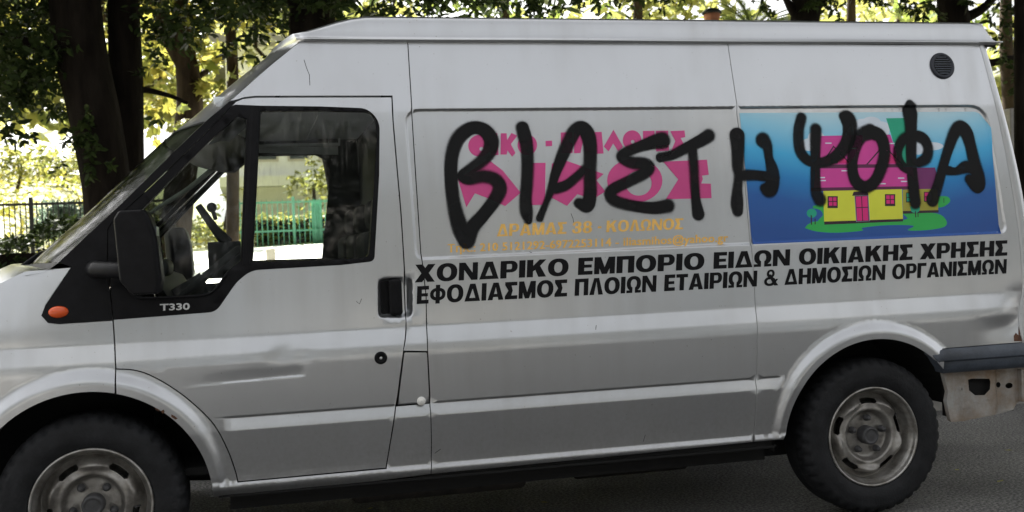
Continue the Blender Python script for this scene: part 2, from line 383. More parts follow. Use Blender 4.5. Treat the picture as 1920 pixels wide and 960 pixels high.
def make_door(mirror):
    dw, bw = world(door_px), world(black_px)
    dn = [(.30, .70, .85, .98, .012)]+[(U(700, 530)[0], U(700, 600)[1], U(765, 600)[0], U(765, 510)[1], .008)]
    d = panel('cab_door', None, 'paint', van, wpoly=dw, dense=() if mirror else dn, holes=(), mirror=mirror, fun=Fs) if False else None
    poly = densify(inset(dw, .0028), .03); bh = densify(inset(bw, 0), .03)
    pts = gridpts(poly, .035, () if mirror else dn); A = np.array(pts)
    if not mirror:
        ex = [(x, .795+.028*(x-.6)+u_) for x in np.arange(.32, .82, .012) for u_ in (-.012, -.008, -.004, 0, .004, .01)]; A = np.concatenate([A, ex])
    s = sdist(A[:, 0], A[:, 1], bh); pts = A[s > .003]
    V, T, val = paint2d([(poly, 1), (bh, None)], pts)
    d = link('cab_door', surfmesh('cab_door', V, T, lambda X, z: Fs(X, np.maximum(z, .403)), 0, mirror, [poly], .018), 'paint', van)
    f0 = lambda X, z: P(X, z)-.003
    q, g = densify(world(glass_q), .03), densify(world(glass_m), .03)
    bi = densify(inset(bw, .0005), .03)
    V, T, val = paint2d([(bi, 1), (q, None), (g, None)], gridpts(bi, .05))
    def fr(X, z):   # the frame rolls inwards at the glass
        s_ = np.minimum(sdist(X, z, q), sdist(X, z, g)); e_ = -sdist(X, z, bi)
        return P(X, z)-.004+.007*(1-ss(0, .012, s_))+.004*(1-ss(0, .008, e_))
    link('window_frame', surfmesh('window_frame', V, T, fr, 0, mirror, [bi, q[::-1], g[::-1]], .02), 'blackplastic', d)
    for nm, p, mt in (('window_glass', q, 'glass'), ('window_glass', g, 'glass')):
        V, T, val = paint2d([(densify(inset(p, -.006), .05), 1)], gridpts(p, .1))
        link(nm, surfmesh(nm, V, T, lambda X, z: P(X, z)+.010, 0, mirror), mt, d)
    # inner door card, seen through the gap and through the glass
    cd_ = densify(inset(dw, .02), .06); both = densify(world([(225, 430), (330, 315), (440, 205), (700, 201), (714, 230), (700, 490), (470, 497), (400, 556), (250, 566), (232, 540)]), .06)
    V, T, val = paint2d([(cd_, 1), (both, None)], gridpts(cd_, .15))
    link('door_card', surfmesh('door_card', V, T, lambda X, z: P(X, z)+.05, 0, mirror, [both[::-1]], .03), 'trim', d)
    return d
door = make_door(False); fdoor = make_door(True)
# pillar bar between quarter light and drop glass
bar = MB(); b0 = np.array([U(478, 200)[0], 0, U(478, 200)[1]]); b1 = np.array([U(463, 496)[0], 0, U(463, 496)[1]])
rows = []
for k in range(13):
    t = k/12; p = b0+(b1-b0)*t; yy = float(P(p[0], p[2])); hw = .021-.002*t
    rows.append([(p[0]-hw, yy+.012, p[2]), (p[0]-hw+.003, yy-.003, p[2]), (p[0]-.006, yy-.007, p[2]), (p[0]+.008, yy-.007, p[2]), (p[0]+hw-.003, yy-.002, p[2]), (p[0]+hw, yy+.012, p[2])])
bar.grid(rows).build('window_divider', 'blackplastic', door)

seam_up = [(565, 75), (500, 128), (430, 190)]
cab_up = crom(seam_up[::-1][0:3], 5)
upper_px = [(446, 187), (458, 183), (478, 180.5), (735, 180)]+door_rear[1:9]+[(757, 658.5)]+seam1[::-1]+[(600, 74)]+cab_up[::-1]
panel('cab_side_panel', upper_px, 'paint', van, gap=.0022, label='silver panel above and behind the cab door')
low_px_w = world(door_rear[-2:]+door_front_low)+[a for a in arch_f if a[0] < U(217, 692)[0]-1e9]
ix = U(217, 692)[0]
arc_piece = [(.44*math.cos(t), .35+.44*math.sin(t)) for t in np.linspace(math.acos(ix/.44), math.radians(0), 22)]
low_w = world([(743, 762.5), (724, 878.5)]+door_front_low)+arc_piece+[(.425, .345)]+world([(700, 903), (808, 889)])+world([(809, 830), (807, 757)])
panel('rocker_panel', None, 'paint', van, wpoly=low_w, gap=.0018, label='silver sill and wheel arch piece below the cab door')
flap_px = fillet([(757.5, 660, 3), (801.5, 660, 3), (806, 756, 2), (745, 760, 2)])
flap = panel('fuel_flap', flap_px, 'paint', van, gap=.0022, dx=.02)
tb = MB(); cx, cz = U(790, 752); yt = float(Fs(cx, cz))
tb.lathe([(.018, yt-.001), (.016, yt-.006), (.001, yt-.008)], (cx, cz), 20).build('flap_tab', 'white', flap, True)
mid_px = seam1+[(807, 757), (809, 830), (808, 889), (1100, 861), (1413, 829)]+seam2[::-1]
panel('side_panel', mid_px, 'paint', van, gap=.0019, label='long silver middle side panel with the business lettering')
arch_r = [(3.3-.44*math.cos(t), .35+.44*math.sin(t)) for t in np.linspace(math.radians(6), math.radians(140), 42)]
pil = [(1836, 83), (1853, 143), (1876, 239), (1899, 360), (1910, 435), (1916, 510), (1918, 560), (1917, 642)]
quart_w = world(seam2)+world([(1413, 829), (1466, 824)])+arch_r+world([(1766, 654)])+world(crom(pil, 3)[::-1])
panel('rear_quarter_panel', None, 'paint', van, wpoly=quart_w, gap=.0019, dense=[(3.85, .72, 4.1, 1.0, .012)], label='silver rear quarter panel dented behind the wheel')
fend_w = world([(212, 600.5)])+[U(217, 692), U(217.5, 735)]+[a for a in arch_f if a[0] < U(217, 740)[0]]+[(-.46, .33), (-.78, .33), (-.92, .6), (-.96, .9)]+world([(-190, 590)])+world([(-100, 558), (0, 530), (47, 508), (134, 501, ), (109, 538), (86, 572), (79, 592), (92, 604), (110, 607)])
panel('front_fender', None, 'paint', van, wpoly=fend_w, gap=.0022, label='silver front fender around the wheel arch')
trim_px = [(212, 600), (208, 560), (201, 490)]+apil+[(441, 193), (430, 190), (385, 228), (320, 290), (240, 370), (165, 440), (110, 492), (134, 501), (109, 538), (85, 572), (77, 592), (90, 606), (112, 608)]
panel('fender_trim', trim_px, 'blackplastic', van, off=-.004, fun=P, gap=.001)
# far side: same outlines mirrored
panel('cab_side_panel', upper_px, 'paint', van, gap=.0022, mirror=True, dx=.1)
far_w = world(seam1)+world([(757, 659), (743, 762), (724, 878)]+door_front_low[:9])+world([(808, 889), (1413, 829), (1466, 824)])+arch_r+world([(1766, 654)])+world(pil[::-1])
panel('side_panel', None, 'paint', van, wpoly=far_w, mirror=True, dx=.2)
panel('front_fender', None, 'paint', van, wpoly=fend_w, mirror=True, dx=.1)
panel('fender_trim', trim_px, 'blackplastic', van, off=-.004, fun=P, gap=.001, mirror=True, dx=.1)

# ---- windscreen, its header and the cab nose
edge = crom([(110, 492), (165, 440), (240, 370), (320, 290), (385, 228), (430, 190), (500, 128), (565, 75)], 6)
E3 = []
for p in edge:
    x, z = U(*p); E3.append(np.array([x, float(P(x, z)), z]))
def section(e, b, zb=0, n=29, pw=2.2):
    out = []
    for k in range(n):
        v = k/(n-1); eta = 2*v-1; y = e[1]+(W-2*e[1])*v
        k_ = 1-abs(eta)**pw
        out.append((e[0]-b*k_, y, e[2]+zb*k_))
    return out
NV = 41
cut = 24        # black glass below, painted header above
ws = [section(E3[i], .235-.03*i/cut, 0, NV) for i in range(0, cut+1)]
MB().grid(ws).build('windscreen', 'wglass', van, True)
hd = [section(E3[i], .205-.05*(i-cut)/(len(E3)-1-cut), .001*(i-cut), NV) for i in range(cut, len(E3))]
topf = hd[-1]
MB().grid(hd).build('roof_front', 'paint', van, True)
inh = [[(x+.09, min(max(y, .16), W-.16), z-.07) for x, y, z in r] for r in hd]
MB().grid(inh).build('header_lining', 'trim', van, True)
pl = [[(x-.002, y, z+.001) for x, y, z in s[:3]] for s in ws]; 
wsb = MB(); wsb.grid([[(x-.003, y-.001, z+.002) for x, y, z in r] for r in (ws[-1], [tuple(np.array(a)*.55+np.array(b)*.45) for a, b in zip(ws[-1], ws[-2])])])
wsb.build('windscreen_shade_band', 'blackplastic', van, True)
# cowl and bonnet
e0 = E3[0]
cow = [section(e0+np.array([0, 0, -.001]), .235, 0, NV), section(e0+np.array([-.05, .0, -.035]), .26, .0, NV), section(e0+np.array([-.12, .005, -.045]), .27, .0, NV)]
MB().grid(cow).build('cowl', 'blackplastic', van, True)
hood = []
hp = [(-.100, .056, 1.252, .13), (-.205, .078, 1.246, .16), (-.300, .086, 1.206, .17), (-.45, .10, 1.165, .17), (-.62, .17, 1.11, .16), (-.80, .34, 1.03, .15), (-.92, .60, .95, .10)]
for x, y, z, b in hp: hood.append(section(np.array([x, y, z]), b, .022+.014*(x < -.15), NV, 3))
MB().grid(hood).build('bonnet', 'paint', van, True)
fr = []
for z, x, y in ((.95, -.92, .60), (.75, -.97, .55), (.50, -1.0, .5), (.33, -.96, .5)): fr.append(section(np.array([x, y, z]), .10, 0, NV, 2.2))
MB().grid(fr).build('front_bumper', 'blackplastic', van, True)
# wipers at the foot of the windscreen
wp = MB()
for yy, a in ((.45, .30), (1.15, .33)):
    base = UY(0, 0, 0)*0+np.array([-.30, yy, 1.255]); tip = base+np.array([.085, a+.2, .10])
    wp.tube([base, base+(tip-base)*.5+np.array([0, 0, .015]), tip], [.012, .009, .006], 6)
wp.build('wiper', 'blackplastic', van, True)

# ---- roof with gutter rail
X0 = E3[-1][0]; XR = 4.085
prof = [(.146, 2.127), (.118, 2.132), (.1145, 2.135), (.1145, 2.139), (.128, 2.144), (.133, 2.156), (.136, 2.185), (.139, 2.208), (.146, 2.228), (.165, 2.240), (.28, 2.246), (.45, 2.256), (.70, 2.26), (.987, 2.262)]
prof = prof+[(W-a, b) for a, b in prof[-2::-1]]
A = []
nx = 60
for i in range(nx+1):
    t = i/nx; X = X0+.015+(XR-X0-.015)*t; row = []
    rampf = ss(-.03, .30, X-X0); rr = 1-ss(-.07, .0, X-XR)*.9
    q = 1-math.sqrt(max(0, 1-max(0, (X-(XR-.075))/.075)**2))
    for j, (y, z) in enumerate(prof):
        hgt = z-2.150
        zz = 2.150+hgt*(.10+.90*float(rampf)) if hgt > 0 else z
        if hgt > 0: zz = 2.150+(zz-2.150)*(1-q)
        eta = abs((y-W/2)/(W/2)); xb = X-(.155*(1-eta**2.2))*(1-float(ss(0, .5, X-X0)))
        wav = .0016*math.sin(X*3.1)*math.sin(X*1.3+.6) if j < 5 and hgt < .01 else 0
        row.append((xb, y, zz+wav))
    A.append(row)
tfy = np.array([p_[1] for p_ in topf]); tfx = np.array([p_[0] for p_ in topf]); tfz = np.array([p_[2] for p_ in topf])
A.insert(0, [(float(np.interp(y, tfy, tfx))-.002, min(max(y, .137), W-.137), float(np.interp(y, tfy, tfz))-.001) for y, z in prof])
MB().grid(A).build('roof', 'paint', van, True)
# dark sealant under the rail, and the rail's protruding rear end
g = MB(); g.grid([[(X0+.01+(XR+.0-X0)*i/40, .130, 2.1335), (X0+.01+(XR-X0)*i/40, .138, 2.128), (X0+.01+(XR-X0)*i/40, .150, 2.121)] for i in range(41)])
g.build('gutter_seal', 'void', van)
g = MB(); g.box((XR-.10, .108, 2.134), (XR+.028, .125, 2.142)); g.build('gutter_rail_end', 'paint', van, bevel=.003)
for px in (781,):
    x, z = UY(px, 52, .14)[0], 2.17
    MB().tube([(x, .1345, 2.151), (x+.002, .1405, 2.185), (x, .150, 2.205)], .0022, 5).build('roof_seam', 'rust', van)
x = UY(1802, 60, .14)[0]
MB().tube([(x+.008, .1345, 2.151), (x+.002, .1405, 2.185), (x, .150, 2.205)], .0012, 5).build('roof_seam', 'void', van)
# ---- rear pillar, wrapped round the corner, and the rear doors
pw = world(crom(pil, 3)); pw = pw+[(4.085, .70)]
def pillar(mirror):
    A = []
    for x, z in pw:
        y = float(Fs(x, z)); R_ = .055+.03*float(1-ss(1.3, 2.1, z)); wd = .035+.028*float(1-ss(1.4, 2.1, z)); row = [(x+.003, y+.018, z), (x+.003, y+.001, z), (x+wd*.6, y+.001, z)]
        for k in range(1, 7):
            a = k/6*PI/2; row.append((x+wd*.6+R_*math.sin(a)*.55, y+.001+R_*(1-math.cos(a)), z))
        row.append((x+wd*.6+R_*.55+.004, y+R_+.02, z)); row.append((x+wd*.6+R_*.55+.004, y+.16, z))
        A.append([(a_, W-b_, c_) for a_, b_, c_ in row] if mirror else row)
    MB().grid(A).build('rear_corner_pillar', 'paint', van, True)
    return A
pa = pillar(False); pb = pillar(True)
MB().grid([[a[-1], ((a[-1][0]+b[-1][0])/2+.03, W/2, a[-1][2]), b[-1]] for a, b in zip(pa, pb)]).build('rear_door', 'paint', van, True)
tl = MB(); x, z = U(1917, 520)
tl.box((x+.075, .03, .98), (x+.115, .10, 1.32)); tl.build('tail_lamp', 'lamp', van, bevel=.02)
ru = MB(); cx, cz = U(1907, 633)
V2, T, _ = paint2d([([U(*p) for p in [(1902, 640), (1903, 630), (1908, 624), (1912, 629), (1916, 612), (1917, 640)]], 1)])
link('rust_patch', surfmesh('rust_patch', V2, T, Fs, -.0012), 'rust', van)
ap = [(-.001, 0)]
for pts_ in ([(303, 769), (308, 766), (310, 771), (306, 774)], [(322, 775), (328, 778), (334, 783), (330, 785), (322, 780)], [(290, 762), (297, 765), (300, 770), (293, 766)]):
    V2, T, _ = paint2d([([U(*p) for p in pts_], 1)]); link('rust_patch', surfmesh('rust_patch', V2, T, Fs, -.0012), 'rust', van)

# ---- bumper end and bare valance under it
def fb(X, z):
    c = (z-.67)/.058; return P(X, .7)-.030+.022*np.abs(c)**3+.008*(1-ss(-.012, .0, z-.678))*0+np.where(z < .672, .010, 0)*ss(.672, .668, z)
bump_w = [U(1739, 662), U(1766, 654.5), (4.20, .728), (4.20, .612), U(1768, 700)]
V, T, _ = paint2d([(densify(bump_w, .03), 1)], [(x, z) for x in np.arange(3.56, 4.2, .03) for z in (.62, .63, .64, .655, .665, .668, .672, .676, .685, .7, .715, .722)])
link('rear_bumper', surfmesh('rear_bumper', V, T, fb, 0, False, [densify(bump_w, .03)], .06), 'bumper', van)
bb = MB(); bb.box((4.15, .03, .60), (4.30, W-.03, .725)); bb.build('rear_step', 'bumper', van, bevel=.02)
def UV(px, py): q = UY(px, py, .05); return (q[0], q[2])
oct_ = [UV(*p) for p in [(1815, 712), (1822, 710), (1855, 710), (1857, 716), (1856, 730), (1846, 741), (1828, 741), (1817, 732)]]
def circ(px, py, rx, ry, n=16): c = UV(px, py); return [(c[0]+rx*math.cos(2*PI*k/n), c[1]+ry*math.sin(2*PI*k/n)) for k in range(n)]
val_w = [UV(*p) for p in [(1768, 696), (1778, 735), (1775, 752), (1782, 791), (1812, 789), (1845, 781), (1872, 778), (1899, 768), (1906, 756)]]+[(4.13, .47), (4.13, .62)]
V, T, _ = paint2d([(densify(val_w, .03), 1), (oct_, None), (circ(1875, 722, .012, .013), None), (circ(1892, 723, .020, .013), None), (circ(1802, 729, .004, .007), None)],
                  [(x, z) for x in np.arange(3.64, 4.13, .012) for z in np.arange(.38, .62, .02)])
fv = lambda X, z: .05-.010*(1-ss(.0, .01, np.abs(X-(UV(1800, 730)[0])-.004)))+.006*np.sin(X*40)*(1-ss(.38, .45, z))+.012*ss(3.96, 3.97, X)*(1-ss(4.0, 4.01, X))
vo = link('rear_valance', surfmesh('rear_valance', V, T, fv, 0, False, [densify(val_w, .03)], .03), 'valance', van)
vb = MB(); c = UV(1908, 720)
vb.box((c[0], .02, .45), (c[0]+.012, .06, .60)); vb.build('valance_flange', 'valance', vo, bevel=.003)

# ---- dark inner shell, wheel housings, floor
sh = MB()
for s_ in (0, 1):
    f_ = (lambda y: W-y) if s_ else (lambda y: y)
    rows = []
    for z, yo in ((.33, .07), (.60, .05), (.9, .05), (1.2, .07), (1.84, .13), (2.11, .18)):
        rows.append([(1.22, f_(yo), z), (2.83, f_(yo), z)])
    sh.grid(rows)
    rows = []
    for z, yo in ((.80, .05), (.9, .05), (1.2, .07), (1.84, .13), (2.11, .18)): rows.append([(2.83, f_(yo), z), (4.02, f_(yo), z)])
    sh.grid(rows)
    for cx in (0, 3.3):
        a0, a1 = (0, 180)
        rr = [[(cx+.475*math.cos(t), f_(y), .35+.475*math.sin(t)) for t in np.linspace(math.radians(-4 if cx == 0 else 12), math.radians(184), 30)] for y in (.035 if cx == 0 else .056, .5)]
        sh.grid(rr); ring = rr[1]
        sh.grid([ring, [(cx, f_(.5), .35)]*30])
sh.box((-.8, .20, .26), (-.48, W-.20, .34)); sh.box((.50, .22, .25), (2.86, W-.06, .335)); sh.box((2.90, .42, .22), (3.45, W-.10, .42)); sh.box((.46, .06, .335), (2.84, W-.06, .345)); sh.box((3.72, .09, .40), (4.08, .12, .60))  # floor slab shaped to shade the ground; last box blackens the valance holes
sh.build('inner_shell', 'void', van)
M['chassis'] = mat('chassis_steel', (.020, .017, .014), .8, var=.5, scale=12)
cm = MB(); cm.box((1.00, .36, .185), (1.78, .86, .30)); cm.build('fuel_tank', 'chassis', van, bevel=.035, seg=3)
cm = MB(); cm.tube([(.45, .62, .27), (.95, .95, .23), (1.9, .98, .22), (2.3, .80, .22), (2.6, .62, .22)], .028, 8); cm.build('exhaust_pipe', 'chassis', van, True)
cm = MB(); cm.tube([(2.02, .62, .235), (2.08, .62, .235), (2.62, .62, .235), (2.68, .62, .235)], [.04, .085, .085, .04], 14); cm.build('silencer', 'chassis', van, True)
for x_ in (.62, 1.88, 2.74):
    cm = MB(); cm.box((x_, .44, .235), (x_+.07, W-.16, .33)); cm.build('crossmember', 'chassis', van, bevel=.008)
cm = MB(); cm.tube([(3.3, .25, .35), (3.3, W-.25, .35)], .05, 10); cm.build('rear_axle', 'chassis', van, True)
# bulkhead, cab floor, dashboard, seats
bk = MB(); bk.box((1.235, .16, .34), (1.26, W-.16, 2.08)); bk.build('bulkhead', 'trim', van)
bl = MB(); bl.box((1.17, .13, 1.0), (1.235, .22, 1.93)); bl.build('pillar_trim', 'trim', van, bevel=.02)
fx0 = UY(620, 330, W-.16); fx1 = UY(603, 490, W-.16); bl = MB(); fz = UY(600, 291, W-.16)[2]
bl.grid([[(fx1[0]-.0, W-.15, .9), (1.24, W-.15, .9)], [(fx1[0], W-.15, fx1[2]), (1.24, W-.15, fx1[2])], [(fx0[0], W-.15, fz-.09), (1.24, W-.15, fz-.09)], [(fx0[0]-.02, W-.15, fz-.03), (1.24, W-.15, fz-.03)], [(fx0[0]-.08, W-.15, fz), (1.24, W-.15, fz)], [(.3, W-.15, fz), (1.24, W-.15, fz)], [(.3, W-.15, 1.92), (1.24, W-.15, 1.92)]][:5])
bl.grid([[(.55, W-.15, fz), (fx0[0]-.08, W-.15, fz), (1.24, W-.15, fz)], [(.60, W-.15, 1.93), (fx0[0]-.08, W-.15, 1.93), (1.24, W-.15, 1.93)]])
bl.build('pillar_trim', 'trim', van)
hl = MB(); hl.box((.62, .16, 1.905), (1.235, W-.16, 1.935)); hl.box((.50, .24, 1.895), (.95, W-.24, 1.925)); hl.build('headliner', 'liner', van, bevel=.01)
# pale strip round the far window opening, and a pale-framed dark panel above it
tr = MB(); rib = crom([(634, 281), (560, 280), (487, 279), (462, 285), (406, 312), (350, 356), (294, 391), (262, 415)], 4); rw = np.interp(np.linspace(0, 1, len(rib)), [0, .3, .45, 1], [9, 8, 7, 4])
tr.grid([[tuple(UY(p[0], p[1]-w_, W-.19)), tuple(UY(p[0], p[1], W-.20)), tuple(UY(p[0], p[1]+w_, W-.18))] for p, w_ in zip(rib, rw)]); tr.build('door_surround_strip', 'liner', van, True)
q0, q1 = UY(495, 229, W-.22), UY(637, 273, W-.22)
osf = MB(); osf.box((q0[0], W-.22, q1[2]), (q1[0], W-.18, q0[2])); osh = osf.build('framed_panel', 'seat', van, bevel=.006)
for a0, a1 in (((495, 228), (638, 232)), ((633, 232), (638, 270)), ((614, 232), (617, 270)), ((495, 270), (638, 273))):
    u0, u1 = UY(*a0, W-.235), UY(*a1, W-.235); e_ = MB(); e_.box((u0[0], W-.235, u1[2]), (u1[0], W-.221, u0[2])); e_.build('panel_border', 'liner', osh)
ds = MB()
ds.grid([[(x, y, z) for y in np.linspace(.14, W-.14, 12)] for x, z in ((-.22, 1.20), (.02, 1.235), (.16, 1.23), (.26, 1.19), (.30, 1.12), (.27, .95), (.22, .6))])
ds.build('dashboard', 'trim', van, True)
bi_ = MB(); bi_.box((.06, .36, 1.20), (.29, .70, 1.275)); bi_.build('instrument_binnacle', 'trim', van, bevel=.03, seg=4)
sw = thing('steering_wheel', None, None) if False else None
c = np.array([.42, .50, 1.185]); ax = np.array([-.62, 0, .78]); ay = np.array([0, 1., 0]); az = np.cross(ax, ay)
az = np.array([.78, 0, .62]); 
st = MB(); ring = [c+.195*(math.cos(t)*ay+math.sin(t)*az) for t in np.linspace(0, 2*PI, 33)]
st.tube(ring, .016, 8, False)
for t in (0, PI, -PI/2): st.tube([c-ax*-.03*0, c+.19*(math.cos(t)*ay+math.sin(t)*az)], .014, 6)
st.tube([c-np.array([.16, 0, -.0])*1.0+np.array([0, 0, -.09]), c], .03, 8)
st.build('steering_wheel', 'seat', van, True)
# phone cradle on a stalk
a = UY(372, 386, .62); b = UY(402, 428, .66); k = UY(397, 389, .60); dn = UY(425, 455, .70)
ph = MB(); ph.tube([a, b, dn], [.016, .020, .03], 10); ph.tube([UY(404, 410, .65), k], [.010, .010], 8)
ph.lathe([(.001, k[1]-.03), (.018, k[1]-.03), (.022, k[1]), (.018, k[1]+.012), (.001, k[1]+.012)], (k[0], k[2]), 16)
dd = UY(430, 470, .70); ph.box((dd[0]-.09, .62, 1.18), (dd[0]+.05, .80, dd[2]+.04))
ph.build('phone_cradle', 'seat', van, True)
for yy in (.24, .78, 1.30):
    s_ = MB(); s_.box((.72, yy, .62), (1.16, yy+.46, .80)); s_.box((1.09, yy+.02, .78), (1.20, yy+.44, 1.36)); s_.box((1.12, yy+.12, 1.36), (1.20, yy+.32, 1.50))
    s_.build('seat', 'seat', van, bevel=.04, seg=3)
cfl = MB(); cfl.box((-.1, .12, .42), (1.24, W-.12, .45)); cfl.build('cab_floor', 'void', van)

# ---- door furniture
hx, hz = U(743, 556); yb = float(P(hx, hz))
hh = MB(); p0 = U(728, 524); p1 = U(757.5, 590)
hh.box((p0[0], yb-.004, p1[1]), (p1[0]-.003, yb+.020, p0[1])); hd_ = hh.build('door_handle', 'blackplastic', door, bevel=.011, seg=4)
hr = MB(); q0 = U(711, 527); hr.box((q0[0], yb+.026, U(711, 592)[1]), (p1[0]-.004, yb+.030, q0[1])); hr.build('handle_recess_plate', 'blackplastic', door)
lx, lz = U(714, 671); yl = float(Fs(lx, lz))
lk = MB().lathe([(.0255, yl+.003), (.0255, yl-.004), (.022, yl-.008), (.014, yl-.009), (.012, yl-.006), (.0005, yl-.006)], (lx, lz), 28).build('door_lock', 'blackplastic', door, True)
MB().lathe([(.0055, yl-.0065), (.005, yl-.0085), (.0005, yl-.0085)], (lx, lz), 14).build('lock_barrel', 'chrome', lk, True)
ix_, iz_ = U(110, 585); yi = float(P(ix_, iz_))-.004
V = []; A = []
for j in range(7):
    a = j/6*PI/2; A.append([(ix_+.036*math.cos(a)*math.cos(t), yi-.016*math.sin(a), iz_+.0225*math.cos(a)*math.sin(t)) for t in np.linspace(0, 2*PI, 33)])
MB().grid(A).build('side_indicator', 'amber', van, True)
# dark trim lip that runs from the mirror foot under the quarter light
lp = MB(); lp.tube([(p[0], float(P(*p))-.006, p[1]) for p in [U(*q) for q in crom([(238, 525), (241, 540), (250, 553), (268, 559), (330, 557), (384, 553), (404, 542), (426, 512)], 4)]], .005, 8)
lp.build('window_frame_lip', 'blackplastic', door, True)
# mirror
mh = MB(); a = UY(214, 396, -.20); b = UY(308, 549, -.16)
mx0, mx1, mz0, mz1 = a[0], b[0], b[2], a[2]
MVv = []
for z, xi0, xi1 in ((mz0, .055, .012), (mz0+.05, .012, 0), (mz0+.2, .004, .01), (mz1-.03, 0, .028), (mz1, .02, .045)):
    MVv.append([(mx0+xi0, -.24, z), (mx1-xi1-.012, -.27, z), (mx1-xi1, -.255, z), (mx1-xi1, -.09, z), (mx1-xi1-.01, -.075, z), (mx0+xi0+.03, -.085, z), (mx0+xi0, -.12, z)])
n_ = 7; V = [p for r in MVv for p in r]; Fc = [(i*n_+j, i*n_+(j+1) % n_, (i+1)*n_+(j+1) % n_, (i+1)*n_+j) for i in range(4) for j in range(n_)]+[tuple(range(6, -1, -1)), tuple(4*n_+j for j in range(n_))]
mir = MB().add(V, Fc).build('wing_mirror', 'blackplastic', door, bevel=.022, seg=5)
mg = MB(); mg.box((mx1-.03, -.235, mz0+.045), (mx1-.012, -.11, mz1-.06)); mg.build('mirror_glass', 'shutter', mir)
ar = MB(); c0 = U(178, 505); ar.tube([(c0[0], .03, c0[1]), (c0[0]+.02, -.04, c0[1]-.002), (mx0+.05, -.13, c0[1]-.01), (mx0+.12, -.16, c0[1])], [.034, .032, .030, .030], 12); 
ar.build('mirror_arm', 'blackplastic', door, True)
# far mirror, seen as a dark shape through the cab
MB().add([(x, W-y, z) for x, y, z in V], [f[::-1] for f in Fc]).build('wing_mirror', 'blackplastic', fdoor, bevel=.02, seg=3)
# air vent high on the rear quarter
vx, vz = U(1766, 123.5); yv = float(Fs(vx, vz))
vr = .062
vt = MB().lathe([(vr+.001, yv+.006), (vr, yv-.006), (vr-.004, yv-.010), (vr-.012, yv-.011), (vr-.017, yv-.006), (vr-.018, yv+.012)], (vx, vz), 48).hug(vx, vz).build('air_vent', 'ventp', van, True)
MB().lathe([(vr-.012, yv-.0005), (.04, yv-.0005), (.02, yv-.0005), (.0005, yv-.0005)], (vx, vz), 40).hug(vx, vz).build('vent_backing', 'void', vt)
for i in range(8):
    z = vz-.0385+i*.011; hw = math.sqrt(max(0, (vr-.017)**2-(z-vz)**2))
    s_ = MB(); s_.box((vx-hw, yv-.009, z), (vx+hw, yv-.003, z+.0045)); s_.hug(vx, vz); s_.build('vent_slat', 'bumper', vt)

